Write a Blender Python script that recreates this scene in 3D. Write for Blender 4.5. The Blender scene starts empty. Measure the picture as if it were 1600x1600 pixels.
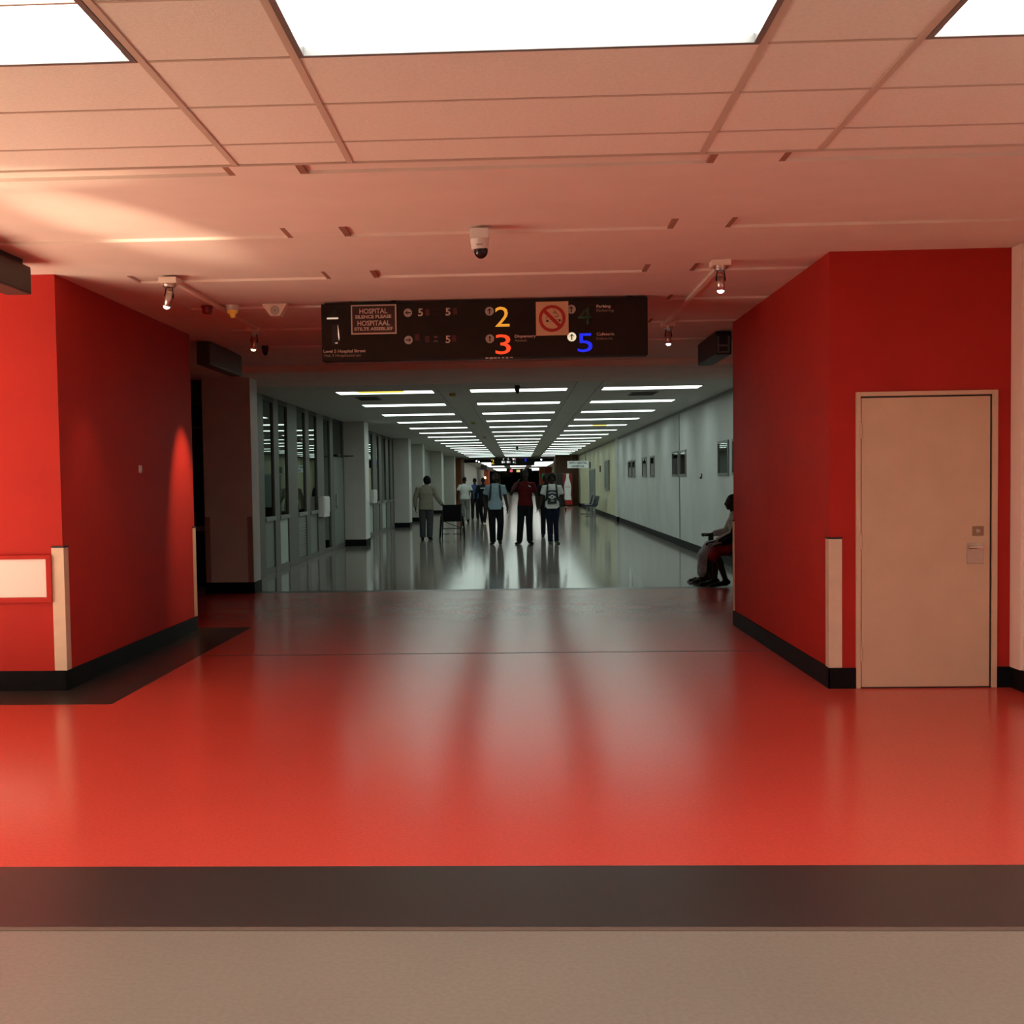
import bpy, bmesh, math, random
from mathutils import Matrix, Vector

random.seed(7)
C = bpy.context.scene.collection
SC = bpy.context.scene

# ------------------------------------------------------------------ camera, world, light, exposure
cam_d = bpy.data.cameras.new('camera')
cam = bpy.data.objects.new('camera', cam_d); C.objects.link(cam)
YAW, PITCH, ROLL = .0406, .0454, .0153
fwd = Vector((-math.sin(YAW)*math.cos(PITCH), math.cos(YAW)*math.cos(PITCH), -math.sin(PITCH)))
rgt = Vector((math.cos(YAW), math.sin(YAW), 0)); upv = rgt.cross(fwd)
rg2 = math.cos(ROLL)*rgt - math.sin(ROLL)*upv
up2 = math.sin(ROLL)*rgt + math.cos(ROLL)*upv
M = Matrix((rg2, up2, -fwd)).transposed().to_4x4(); M.translation = (0, 0, 1.49)
cam.matrix_world = M
cam_d.sensor_width = 36; cam_d.sensor_fit = 'HORIZONTAL'
cam_d.lens = 1850/1600*36
cam_d.shift_x = (800-735.4)/1600; cam_d.shift_y = (836.7-800)/1600
cam_d.clip_end = 600
SC.camera = cam

world = bpy.data.worlds.new('world'); SC.world = world; world.use_nodes = True
bgn = world.node_tree.nodes['Background']
bgn.inputs[0].default_value = (.75, .82, 1, 1); bgn.inputs[1].default_value = .05
SC.view_settings.view_transform = 'Standard'; SC.view_settings.look = 'None'
SC.view_settings.gamma = 1; SC.view_settings.use_curve_mapping = False
SC.view_settings.exposure = 0.0
try:
    SC.cycles.use_denoising = True
    SC.cycles.max_bounces = 10; SC.cycles.diffuse_bounces = 6; SC.cycles.glossy_bounces = 4
    SC.cycles.caustics_reflective = False; SC.cycles.caustics_refractive = False
    SC.cycles.sample_clamp_indirect = 6.0
except Exception:
    pass

PANEL_W = 6.2       # emission of the luminous ceiling panels of the lobby
STRIP_W = 4.4       # emission of the strip lights of the corridor
FAR_W = 4.0

def lamp(name, kind, loc, target, energy, color=(1, 1, 1), size=.1, size_y=None, spot=None, blend=.5, spread=None):
    d = bpy.data.lights.new(name, kind); d.energy = energy; d.color = color
    o = bpy.data.objects.new(name, d); C.objects.link(o); o.location = loc
    o.rotation_euler = (Vector(target)-Vector(loc)).to_track_quat('-Z', 'Y').to_euler()
    if kind == 'AREA':
        d.shape = 'RECTANGLE'; d.size = size; d.size_y = size_y or size
        if spread: d.spread = spread
    else:
        d.shadow_soft_size = size
    if spot: d.spot_size = spot; d.spot_blend = blend
    return o

# daylight through the glazed entrance in the left wall of the lobby: skylight and the sun that lands on the entrance floor
lamp('daylight', 'AREA', (-7.7, 5.3, 1.5), (0, 5.3, 1.4), 60, (1, .82, .68), 4.6, 2.3)
sun = lamp('sun', 'SUN', (-20, 6, 15), (-20+.75, 6-.06, 15-.66), 52, (1, .84, .68)); sun.data.angle = .01
# added spot lamp out of view, standing in for sun bounced onto the ceiling
lamp('ceiling_fill_spot', 'SPOT', (-6.6, 5.2, .15), (-3.3, 6.9, 3.04), 60, (1, .68, .42), .05, spot=.40, blend=.9)

# two unseen spots added to draw narrow warm streaks on the left ceiling
lamp('ceiling_streak_spot', 'SPOT', (-4.75, -1.0, .1), (-2.32, 7.05, 3.04), 5500, (1, .74, .50), .02, spot=.105, blend=1.)
lamp('ceiling_streak_spot', 'SPOT', (-9.3, 5.2, .45), (-2.6, 5.86, 3.04), 2600, (1, .74, .48), .02, spot=.085, blend=1.)

# ------------------------------------------------------------------ materials
def lin(r, g, b):
    f = lambda c: (c/255/12.92) if c/255 <= .04045 else ((c/255+.055)/1.055)**2.4
    return (f(r), f(g), f(b))

def mat(name, col, rough=.5, metal=0., spec=.5, var=0., scale=8., bump=0., bscale=200., emit=None, estr=0., coat=0., alpha=None):
    m = bpy.data.materials.new(name); m.use_nodes = True
    nt = m.node_tree; b = nt.nodes['Principled BSDF']
    b.inputs['Base Color'].default_value = (*col, 1)
    b.inputs['Roughness'].default_value = rough
    b.inputs['Metallic'].default_value = metal
    b.inputs['Specular IOR Level'].default_value = spec
    if coat: b.inputs['Coat Weight'].default_value = coat
    if emit: 
        b.inputs['Emission Color'].default_value = (*emit, 1); b.inputs['Emission Strength'].default_value = estr
    tc = None
    if var or bump:
        tc = nt.nodes.new('ShaderNodeTexCoord')
    if var:
        n = nt.nodes.new('ShaderNodeTexNoise'); n.inputs['Scale'].default_value = scale; n.inputs['Detail'].default_value = 6
        nt.links.new(tc.outputs['Object'], n.inputs['Vector'])
        r = nt.nodes.new('ShaderNodeValToRGB')
        r.color_ramp.elements[0].position = .3; r.color_ramp.elements[1].position = .7
        r.color_ramp.elements[0].color = (*[c*(1-var) for c in col], 1)
        r.color_ramp.elements[1].color = (*[min(1, c*(1+var)) for c in col], 1)
        nt.links.new(n.outputs['Fac'], r.inputs['Fac']); nt.links.new(r.outputs['Color'], b.inputs['Base Color'])
    if bump:
        n2 = nt.nodes.new('ShaderNodeTexNoise'); n2.inputs['Scale'].default_value = bscale; n2.inputs['Detail'].default_value = 4
        nt.links.new(tc.outputs['Object'], n2.inputs['Vector'])
        bp = nt.nodes.new('ShaderNodeBump'); bp.inputs['Strength'].default_value = bump; bp.inputs['Distance'].default_value = .01
        nt.links.new(n2.outputs['Fac'], bp.inputs['Height']); nt.links.new(bp.outputs['Normal'], b.inputs['Normal'])
    return m

def vinyl(name, col, rough, var=.10, speck=.12, spec=.5):
    """polished sheet vinyl: cloudy large tone, fine chips, slightly uneven gloss"""
    m = mat(name, col, rough, spec=spec)
    nt = m.node_tree; b = nt.nodes['Principled BSDF']
    tc = nt.nodes.new('ShaderNodeTexCoord')
    n1 = nt.nodes.new('ShaderNodeTexNoise'); n1.inputs['Scale'].default_value = 1.1; n1.inputs['Detail'].default_value = 5
    n2 = nt.nodes.new('ShaderNodeTexNoise'); n2.inputs['Scale'].default_value = 60; n2.inputs['Detail'].default_value = 3
    for n in (n1, n2): nt.links.new(tc.outputs['Object'], n.inputs['Vector'])
    mx = nt.nodes.new('ShaderNodeMix'); mx.data_type = 'RGBA'; mx.inputs[6].default_value = (*[c*(1-var) for c in col], 1); mx.inputs[7].default_value = (*[c*(1+var) for c in col], 1)
    nt.links.new(n1.outputs['Fac'], mx.inputs[0])
    mr = nt.nodes.new('ShaderNodeMapRange'); mr.inputs[1].default_value = .3; mr.inputs[2].default_value = .7; mr.inputs[3].default_value = 1-speck; mr.inputs[4].default_value = 1+speck
    nt.links.new(n2.outputs['Fac'], mr.inputs[0])
    ml = nt.nodes.new('ShaderNodeMix'); ml.data_type = 'RGBA'; ml.blend_type = 'MULTIPLY'; ml.inputs[0].default_value = 1
    nt.links.new(mx.outputs[2], ml.inputs[6]); nt.links.new(mr.outputs[0], ml.inputs[7])
    nt.links.new(ml.outputs[2], b.inputs['Base Color'])
    n3 = nt.nodes.new('ShaderNodeTexNoise'); n3.inputs['Scale'].default_value = 1.5; n3.inputs['Detail'].default_value = 2
    nt.links.new(tc.outputs['Object'], n3.inputs['Vector'])
    mr2 = nt.nodes.new('ShaderNodeMapRange'); mr2.inputs[3].default_value = rough*.94; mr2.inputs[4].default_value = rough*1.06
    nt.links.new(n3.outputs['Fac'], mr2.inputs[0]); nt.links.new(mr2.outputs[0], b.inputs['Roughness'])
    return m

def glass(name, tint=(.5, .55, .52), refl=(.9, 1, .95), see=.6):
    m = bpy.data.materials.new(name); m.use_nodes = True
    nt = m.node_tree; nt.nodes.clear()
    o = nt.nodes.new('ShaderNodeOutputMaterial'); mx = nt.nodes.new('ShaderNodeMixShader')
    t = nt.nodes.new('ShaderNodeBsdfTransparent'); t.inputs[0].default_value = (*[c*see for c in tint], 1)
    g = nt.nodes.new('ShaderNodeBsdfGlossy'); g.inputs[0].default_value = (*refl, 1); g.inputs['Roughness'].default_value = .01
    f = nt.nodes.new('ShaderNodeFresnel'); f.inputs[0].default_value = 1.5
    nt.links.new(f.outputs[0], mx.inputs[0]); nt.links.new(t.outputs[0], mx.inputs[1]); nt.links.new(g.outputs[0], mx.inputs[2])
    nt.links.new(mx.outputs[0], o.inputs[0])
    return m

RED = (.45, .027, .020)
m_red = mat('red wall paint', RED, .6, spec=.15, var=.05, scale=2.5, bump=.06, bscale=300)
m_plaster = mat('off white plaster', (.82, .72, .66), .75, spec=.2, var=.03, scale=3, bump=.05, bscale=120)
m_tile = mat('mineral ceiling tile', (.90, .83, .76), .85, spec=.15, var=.04, scale=60, bump=.35, bscale=260)
m_tbar = mat('ceiling grid bar', (.62, .50, .42), .5, spec=.3)
m_cwhite = mat('corridor ceiling paint', (.62, .63, .60), .7, spec=.2, var=.04, scale=4)
m_wwhite = mat('corridor wall paint', (.66, .68, .66), .5, spec=.3, var=.07, scale=1.2)
m_wcream = mat('cream wall paint', (.66, .64, .44), .5, spec=.3, var=.07, scale=1.2)
m_wpink = mat('pale wall paint', (.86, .72, .62), .6, spec=.2, var=.03, scale=3)
m_pillar = mat('pillar paint', (.56, .54, .50), .6, spec=.25, var=.05, scale=3)
m_pillar_dk = mat('pillar brown strip', (.30, .20, .17), .6)
m_mull = mat('dull grey mullion paint', (.135, .130, .118), .5, var=.06, scale=8)
m_black = mat('black rubber skirting', (.005, .005, .006), .6, spec=.12, var=.2, scale=20)
m_blackg = mat('black gloss', (.01, .01, .012), .08)
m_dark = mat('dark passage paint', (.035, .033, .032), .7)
m_sign = mat('dark brown sign acrylic', (.021, .0145, .012), .6, spec=.14, var=.12, scale=6)
m_box = mat('dark brown metal', (.060, .045, .038), .45, spec=.35)
m_boxblk = mat('black painted metal', (.012, .012, .012), .5)
m_cream = mat('cream door paint', (.66, .49, .34), .45, spec=.35, var=.04, scale=5, bump=.05, bscale=90)
m_guard = mat('cream corner guard', (.72, .58, .43), .45, spec=.35, var=.05, scale=9)
m_steel = mat('brushed steel', (.62, .58, .54), .28, metal=1)
m_alu = mat('anodised aluminium', (.26, .27, .26), .42, metal=.5, var=.06, scale=12)
m_chrome = mat('chrome', (.8, .78, .75), .12, metal=1)
m_brass = mat('worn brass plate', (.34, .24, .15), .4, metal=.6)
m_white = mat('white plastic', (.78, .77, .74), .4)
m_paper = mat('pale notice board', (.82, .76, .72), .55)
m_lit = mat('luminous ceiling panel', (.9, .9, .9), .5, emit=(1, .96, .90), estr=PANEL_W)
m_strip = mat('luminous strip diffuser', (.9, .9, .9), .5, emit=(.82, 1, .91), estr=STRIP_W)
m_stripy = mat('yellowed strip diffuser', (.8, .7, .1), .5, emit=(1, .82, .12), estr=1.0)
m_farlit = mat('far strip diffuser', (.9, .9, .9), .5, emit=(.95, 1, .92), estr=FAR_W)
m_lens = mat('glowing spot lens', (.9, .9, .9), .3, emit=(1, .92, .78), estr=12)
m_lensw = mat('warm spot lens', (.9, .8, .4), .3, emit=(1, .74, .28), estr=9)
m_lensc = mat('cool spot lens', (.9, .9, 1), .3, emit=(.88, .92, 1), estr=12)
m_spot = mat('spotlight barrel metal', (.66, .58, .54), .32, metal=1)
m_fglass = glass('partition glass', (.45, .5, .48), (.9, 1, .95), .75)
m_panel = mat('grey green infill panel', (.19, .215, .20), .45, var=.06, scale=4)
m_panell = mat('pale green infill panel', (.46, .54, .50), .45, var=.06, scale=4)
m_grill = mat('grey louvre panel', (.22, .22, .21), .5)
m_bgrey = vinyl('beige grey vinyl', (.215, .185, .152), .30, .12, .10)
m_bdark = vinyl('charcoal vinyl', (.032, .028, .026), .30, .15, .15)
m_bred = vinyl('red vinyl', (.60, .070, .048), .21, .05, .08, spec=.32)
m_bcor = vinyl('corridor vinyl', (.25, .215, .19), .10, .10, .10)
m_joint = mat('dark joint strip', (.02, .012, .01), .5)
m_edge = mat('brown edge strip', (.12, .085, .065), .5)

# ------------------------------------------------------------------ helpers
def worldm(o):
    if o is None: return Matrix()
    return worldm(o.parent) @ o.matrix_parent_inverse @ o.matrix_basis

def link(name, me, m=None, parent=None, world=True, smooth=False):
    if m is not None:
        me.materials.clear(); me.materials.append(m)
    if smooth:
        for p in me.polygons: p.use_smooth = True
    o = bpy.data.objects.new(name, me); C.objects.link(o)
    if parent is not None:
        o.parent = parent
        if world: o.matrix_parent_inverse = worldm(parent).inverted()
    return o

def obj(name, bm, m=None, parent=None, world=True, smooth=False):
    me = bpy.data.meshes.new(name); bm.normal_update(); bm.to_mesh(me); bm.free()
    return link(name, me, m, parent, world, smooth)

def tag(o, label, cat, group=None, kind=None):
    o['label'] = label; o['category'] = cat
    if group: o['group'] = group
    if kind: o['kind'] = kind
    return o

def struct(o, label, cat):
    o['kind'] = 'structure'; o['label'] = label; o['category'] = cat
    return o

def thing(name, label, cat, loc=(0, 0, 0), rz=0, group=None):
    o = bpy.data.objects.new(name, None); C.objects.link(o)
    o.location = loc; o.rotation_euler = (0, 0, rz); o.empty_display_size = .1
    return tag(o, label, cat, group)

def NB(): return bmesh.new()

def bx(bm, x0, x1, y0, y1, z0, z1, bev=0.):
    r = bmesh.ops.create_cube(bm, size=1)
    for v in r['verts']:
        v.co = Vector(((x0+x1)/2+v.co.x*(x1-x0), (y0+y1)/2+v.co.y*(y1-y0), (z0+z1)/2+v.co.z*(z1-z0)))
    if bev:
        es = list({e for v in r['verts'] for e in v.link_edges})
        bmesh.ops.bevel(bm, geom=es, offset=bev, segments=2, affect='EDGES', profile=.6)
    return bm

def box(x0, x1, y0, y1, z0, z1, bev=0.): return bx(NB(), x0, x1, y0, y1, z0, z1, bev)

def cyl(bm, p0, p1, r0, r1=None, n=16, caps=True):
    p0, p1 = Vector(p0), Vector(p1); d = p1-p0; r1 = r0 if r1 is None else r1
    r = bmesh.ops.create_cone(bm, cap_ends=caps, segments=n, radius1=r0, radius2=r1, depth=d.length)
    R = d.to_track_quat('Z', 'Y').to_matrix().to_4x4(); R.translation = (p0+p1)/2
    bmesh.ops.transform(bm, matrix=R, verts=r['verts'])
    return bm

def ell(bm, c, rx, ry, rz, n=16, rot=None):
    r = bmesh.ops.create_uvsphere(bm, u_segments=n, v_segments=max(8, n//2+2), radius=1)
    Mx = Matrix.Diagonal((rx, ry, rz, 1))
    if rot is not None: Mx = rot.to_4x4() @ Mx
    Mx = Matrix.Translation(Vector(c)) @ Mx
    bmesh.ops.transform(bm, matrix=Mx, verts=r['verts'])
    return bm

def torus(bm, c, axis, R, r, n=40, k=10, flat=1.):
    q = Vector(axis).to_track_quat('Z', 'Y').to_matrix()
    rows = []
    for i in range(n):
        a = 2*math.pi*i/n; row = []
        for j in range(k):
            b = 2*math.pi*j/k
            p = Vector(((R+r*math.cos(b))*math.cos(a), (R+r*math.cos(b))*math.sin(a), r*flat*math.sin(b)))
            row.append(bm.verts.new(Vector(c)+q @ p))
        rows.append(row)
    for i in range(n):
        for j in range(k):
            bm.faces.new((rows[i][j], rows[(i+1) % n][j], rows[(i+1) % n][(j+1) % k], rows[i][(j+1) % k]))
    return bm

def path(bm, pts, r, n=8):
    for a, b in zip(pts[:-1], pts[1:]): cyl(bm, a, b, r, n=n)
    for p in pts[1:-1]: ell(bm, p, r, r, r, 8)
    return bm

def prism(bm, pts, y0, y1):
    """polygon given as (x,z), extruded along y"""
    a = [bm.verts.new((x, y0, z)) for x, z in pts]; b = [bm.verts.new((x, y1, z)) for x, z in pts]
    n = len(pts)
    bm.faces.new(a); bm.faces.new(list(reversed(b)))
    for i in range(n): bm.faces.new((a[i], b[i], b[(i+1) % n], a[(i+1) % n]))
    bmesh.ops.recalc_face_normals(bm, faces=bm.faces)
    return bm

_fonts = {}
def text(name, body, x0, z0, h, y, m, parent, w=None, x1=None, cap=.70, ext=.002, off=.0, world=True):
    """flat lettering in the xz plane facing -y: left edge x0, baseline z0, capital height h"""
    cu = bpy.data.curves.new(name, 'FONT'); cu.body = body; cu.size = 1; cu.extrude = 0; cu.offset = off
    cu.resolution_u = 3
    t = bpy.data.objects.new('tmp', cu); C.objects.link(t)
    dg = bpy.context.evaluated_depsgraph_get()
    me = bpy.data.meshes.new_from_object(t.evaluated_get(dg))
    bpy.data.objects.remove(t); bpy.data.curves.remove(cu)
    xs = [v.co.x for v in me.vertices]; mn, mx = min(xs), max(xs)
    s = h/cap
    sx = s if x1 is None else (x1-x0)/(mx-mn)
    bm = bmesh.new(); bm.from_mesh(me); bpy.data.meshes.remove(me)
    r = bmesh.ops.extrude_face_region(bm, geom=bm.faces[:])
    for e in r['geom']:
        if isinstance(e, bmesh.types.BMVert): e.co.z += 1
    for v in bm.verts:
        v.co = Vector((x0+(v.co.x-mn)*sx, y-ext*v.co.z, z0+v.co.y*s))
    bmesh.ops.recalc_face_normals(bm, faces=bm.faces)
    return obj(name, bm, m, parent, world)

def relief(xs, ys, fn, flip=True, top=None):
    """horizontal slab seen from below: cells of the grid xs*ys at height fn(cx,cy); steps get vertical walls"""
    bm = NB(); nx, ny = len(xs)-1, len(ys)-1
    hz = [[fn((xs[i]+xs[i+1])/2, (ys[j]+ys[j+1])/2) for j in range(ny)] for i in range(nx)]
    def q(*p): bm.faces.new([bm.verts.new(c) for c in p])
    for i in range(nx):
        for j in range(ny):
            z = hz[i][j]; a, b, c, d = xs[i], xs[i+1], ys[j], ys[j+1]
            q((a, c, z), (a, d, z), (b, d, z), (b, c, z))
            if i+1 < nx and hz[i+1][j] != z:
                w = hz[i+1][j]; q((b, c, z), (b, d, z), (b, d, w), (b, c, w))
            if j+1 < ny and hz[i][j+1] != z:
                w = hz[i][j+1]; q((a, d, z), (b, d, z), (b, d, w), (a, d, w))
    if top is not None:
        a, b, c, d = xs[0], xs[-1], ys[0], ys[-1]
        q((a, c, top), (b, c, top), (b, d, top), (a, d, top))
        for j in range(ny):
            q((a, ys[j], hz[0][j]), (a, ys[j+1], hz[0][j]), (a, ys[j+1], top), (a, ys[j], top))
            q((b, ys[j], hz[-1][j]), (b, ys[j+1], hz[-1][j]), (b, ys[j+1], top), (b, ys[j], top))
        for i in range(nx):
            q((xs[i], c, hz[i][0]), (xs[i+1], c, hz[i][0]), (xs[i+1], c, top), (xs[i], c, top))
            q((xs[i], d, hz[i][-1]), (xs[i+1], d, hz[i][-1]), (xs[i+1], d, top), (xs[i], d, top))
    return bm

ORD = ['first', 'second', 'third', 'fourth', 'fifth', 'sixth', 'seventh', 'eighth', 'ninth', 'tenth', 'eleventh', 'twelfth',
       'thirteenth', 'fourteenth', 'fifteenth', 'sixteenth', 'seventeenth', 'eighteenth', 'nineteenth', 'twentieth']
# ------------------------------------------------------------------ floors
ZC = 3.04; ZK = 2.956
def slab(name, x0, x1, y0, y1, m, label, z1=0., z0=-.05):
    return struct(obj(name, box(x0, x1, y0, y1, z0, z1), m), label, 'floor')

m_bouncefl = mat('pale bounce floor', (.64, .55, .46), .5, var=.08, scale=3)  # pale floor added out of view to throw sun up at the ceiling
slab('floor.009', -7.7, -4.45, 3.0, 7.9, m_bouncefl, 'unseen pale floor added to bounce sun inside the left entrance', .004, .0005)
slab('floor', -7.5, 3.43, -6, 3.862, m_bgrey, 'beige grey vinyl floor strip nearest to us')
slab('trim_1', -7.5, 3.43, 3.862, 3.895, m_edge, 'thin brown edge strip between beige floor and charcoal band', .002)
slab('floor.001', -7.5, 3.43, 3.895, 4.53, m_bdark, 'charcoal vinyl band across the floor before the red vinyl')
def floor_poly(name, pts, m, label, z=0.):
    bm = NB(); a = [bm.verts.new((x, y, z)) for x, y in pts]; b = [bm.verts.new((x, y, z-.05)) for x, y in pts]
    bm.faces.new(a); bm.faces.new(b[::-1]); n = len(pts)
    for i in range(n): bm.faces.new((a[i], a[(i+1) % n], b[(i+1) % n], b[i]))
    bmesh.ops.recalc_face_normals(bm, faces=bm.faces)
    return struct(obj(name, bm, m), label, 'floor')
floor_poly('floor.002', [(-7.5, 4.53), (3.43, 4.53), (3.43, 10.22), (-2.81, 10.22), (-2.81, 7.97), (-7.5, 7.97)], m_bred, 'glossy red vinyl floor of the lobby in front of the joint')
floor_poly('floor.003', [(-2.81, 10.235), (3.58, 10.235), (3.58, 16.1), (-6.5, 16.1), (-6.5, 12.27), (-2.81, 12.27)], m_bred, 'glossy red vinyl floor beyond the thin dark joint')
floor_poly('floor.004', [(-7.5, 7.97), (-2.81, 7.97), (-2.81, 12.27), (-6.5, 12.27), (-6.5, 8.6), (-7.5, 8.6)], m_bdark, 'charcoal vinyl border round the foot of the left red wall')
struct(obj('trim_2', box(-2.81, 3.43, 10.22, 10.235, -.05, .0015), m_joint), 'thin dark joint line across the red floor', 'joint')
slab('floor.005', -6.5, 3.58, 16.1, 16.36, m_bdark, 'dark threshold band between red lobby floor and grey corridor floor')
slab('floor.006', -6.5, 3.58, 16.36, 73.5, m_bcor, 'polished grey corridor floor')
slab('floor.007', -6.5, 6, 73.5, 88, m_bcor, 'floor of the second lobby far down the corridor')
slab('floor.008', -6.5, 6, 88, 216, m_bcor, 'floor of the farthest stretch of corridor')

# ------------------------------------------------------------------ lobby ceiling: plaster with shallow slots
slots = []
for k, (a, b) in enumerate([(5.60, 5.965), (7.19, 7.49), (8.68, 9.01), (10.12, 10.42), (11.6, 11.9), (13.1, 13.4)]):
    slots.append((-5.4 if k < 2 else -2.86, -1.39, a, b)); slots.append((-1.065, .985, a, b)); slots.append((1.30, 4.2, a, b))
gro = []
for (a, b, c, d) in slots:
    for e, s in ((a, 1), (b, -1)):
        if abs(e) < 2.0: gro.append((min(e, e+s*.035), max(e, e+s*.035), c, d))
thin = [(-1.39, -1.065, 7.335, 7.345), (.985, 1.30, 7.335, 7.345)]
def inside(x, y, L): return any(a < x < b and c < y < d for a, b, c, d in L)
xs = sorted({-7.6, 4.2} | {v for r in slots+gro+thin for v in r[:2] if v > -7}); ys = sorted({5.735, 15.45} | {v for r in slots+gro+thin for v in r[2:] if v > 5.735})
def fn(x, y):
    if inside(x, y, gro): return ZC+.06
    if inside(x, y, slots): return ZC+.018
    if inside(x, y, thin): return ZC+.006
    return ZC
struct(obj('ceiling', relief(xs, ys, fn, top=ZC+.3), m_plaster), 'plaster lobby ceiling with shallow rectangular slots', 'ceiling')

m_slotshade = mat('brown slot end shade', (.34, .17, .12), .7)  # shade at the slot ends, put in as brown strips
for (a, b, c, d) in gro: obj('slot_end_shade', box(a, b, c, d, ZC+.003, ZC+.04), m_slotshade, SC.objects['ceiling'])
# tile ceiling nearest to us: slab above, grid bars and tiles as parts
ct = struct(obj('ceiling.001', box(-7.6, 4.2, -6, 5.735, ZC+.05, ZC+.3), m_plaster), 'suspended tile ceiling with exposed grid bars nearest to us', 'ceiling')
TX = [-7.55, -5.80, -5.24, -3.575, -3.02, -1.341, -.785, .892, 1.442, 3.12, 3.43]
TY = [5.73, 5.392, 4.857, 4.322, 3.787, 3.252, 2.717, 2.182, 1.647]
tz = ZC-.012
LIT = [(3, 'left'), (4, None), (6, 'centre'), (8, 'right')]
lights = {}
for i in range(len(TX)-1):
    wide = TX[i+1]-TX[i] > 1.2
    for j in range(len(TY)-1):
        if wide and i in (4, 6, 8) and TY[j] < 4.33 and j in (3, 4): continue
        obj('ceiling_tile', box(TX[i]+.012, TX[i+1]-.012, TY[j+1]+.006, TY[j]-.006, tz+.004, tz+.02, .002), m_tile, ct)
for x in TX[1:-1]:
    obj('grid_bar', bx(box(x-.014, x+.014, 1.64, 5.735, tz-.002, tz+.003), x-.004, x+.004, 1.64, 5.735, tz, tz+.05), m_tbar, ct)
for y in TY[1:]:
    obj('grid_bar', box(-7.55, 3.43, y-.007, y+.007, tz+.001, tz+.006), m_tbar, ct)
obj('edge_bar', box(-7.55, 3.43, 5.725, 5.738, tz-.004, tz+.05), m_tbar, ct)
def lobby_light(xa, xb, ya, yb, label):
    t = thing('ceiling_light', label, 'ceiling light', ((xa+xb)/2, (ya+yb)/2, tz), group='luminous panels of the lobby ceiling')
    fr = NB(); w = .022
    a, b, c, d = xa+.016, xb-.016, ya+.008, yb-.008
    for q in ((a, a+w, c, d), (b-w, b, c, d), (a+w, b-w, c, c+w), (a+w, b-w, d-w, d)):
        bx(fr, *q, tz-.004, tz+.055)
    obj('light_frame', fr, m_alu, t)
    obj('diffuser', box(a+w, b-w, c+w, d-w, tz+.030, tz+.036), m_lit, t)
for i, nm in ((4, 'large luminous ceiling panel above the left of the lobby'), (6, 'large luminous ceiling panel above the middle of the lobby'), (8, 'large luminous ceiling panel above the right of the lobby')):
    lobby_light(TX[i], TX[i+1], 3.252, 4.322, nm)
# the same panels go on behind us
for n, y in enumerate((.6,)):
    for i, s in ((4, 'left'), (6, 'middle'), (8, 'right')):
        lobby_light(TX[i], TX[i+1], y-.535, y+.535, '%s luminous panel of the ceiling row above us, behind the tiles in view' % s)
obj('ceiling_board', box(-7.55, 3.43, -6, 1.63, tz+.034, tz+.05), m_tile, ct)

# ------------------------------------------------------------------ lobby walls
wl = struct(obj('wall_left', box(-7.5, -3.3434, 8.545, 12.086, 0, ZC), m_red), 'red painted wall block on the left with its side turned to the passage', 'wall')
wr = struct(obj('wall_right', box(2.1712, 3.60, 8.356, 12.051, 0, ZC), m_red), 'red painted wall block on the right holding the cream door', 'wall')
struct(obj('wall_right.001', box(3.4264, 3.60, -6, 8.356, 0, ZC), m_wpink), 'pale wall at the right edge beside the red wall', 'wall')
struct(obj('trim_3', box(3.408, 3.4264, 8.18, 8.352, .145, ZC-.004), m_wpink), 'pale vertical edge strip where pale wall meets red wall', 'trim')
struct(obj('wall_back', box(-7.5, 3.6, -6.2, -6, 0, ZC), m_wpink), 'pale wall behind us', 'wall')
wb = NB()
for q in ((-6, 3.0, 0, ZC), (7.9, 8.545, 0, ZC), (3.0, 7.9, 2.75, ZC)):
    bx(wb, -7.7, -7.5, q[0], q[1], q[2], q[3])
struct(obj('wall_left.001', wb, m_wpink), 'pale wall of the lobby with the entrance opening on the left', 'wall')

def base_strip(name, x0, x1, y0, y1, label, h=.146):
    bm = box(x0, x1, y0, y1, 0, h, .003)
    return struct(obj(name, bm, m_black), label, 'skirting')
base_strip('baseboard_left', -7.5, -3.331, 8.531, 8.545, 'black skirting under the bright red wall front on the left')
base_strip('baseboard_left.001', -3.3434, -3.329, 8.531, 12.09, 'black skirting along the shaded side of the left red block')
base_strip('baseboard_right', 2.157, 2.355, 8.342, 8.356, 'short black skirting between right corner guard and door')
base_strip('baseboard_right.001', 2.157, 2.1712, 8.342, 12.055, 'black skirting along the shaded side of the right red block')
base_strip('baseboard_right.002', 3.318, 3.4264, 8.342, 8.356, 'short black skirting between cream door and pale wall')
base_strip('baseboard_right.003', 3.412, 3.4264, -6, 8.342, 'black skirting along the pale wall at right')

def guard(x, y, sx, sy, label, w=.082, z0=.147, z1=1.052, m=m_guard):
    """L-shaped corner guard, wings of width w; sx, sy = outward directions of the two faces"""
    bm = NB(); t = .010
    bx(bm, min(x-sx*w, x+sx*t), max(x-sx*w, x+sx*t), min(y, y+sy*t), max(y, y+sy*t), z0, z1, .002)
    bx(bm, min(x, x+sx*t), max(x, x+sx*t), min(y-sy*w, y), max(y-sy*w, y), z0, z1, .002)
    g = tag(obj('corner_guard', bm, m), label, 'corner guard', 'cream corner guards on the red walls')
    cb = NB(); bx(cb, min(x-sx*w, x+sx*(t+.002)), max(x-sx*w, x+sx*(t+.002)), min(y, y+sy*(t+.002)), max(y, y+sy*(t+.002)), z1, z1+.012)
    bx(cb, min(x, x+sx*(t+.002)), max(x, x+sx*(t+.002)), min(y-sy*w, y), max(y-sy*w, y), z1, z1+.012)
    obj('end_cap', cb, m_boxblk, g)
    return g
guard(-3.3434, 8.545, 1, -1, 'cream corner guard beside the pale plate on the left red corner')
guard(2.1712, 8.356, -1, -1, 'cream corner guard left of the cream door on the right red corner')
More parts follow.
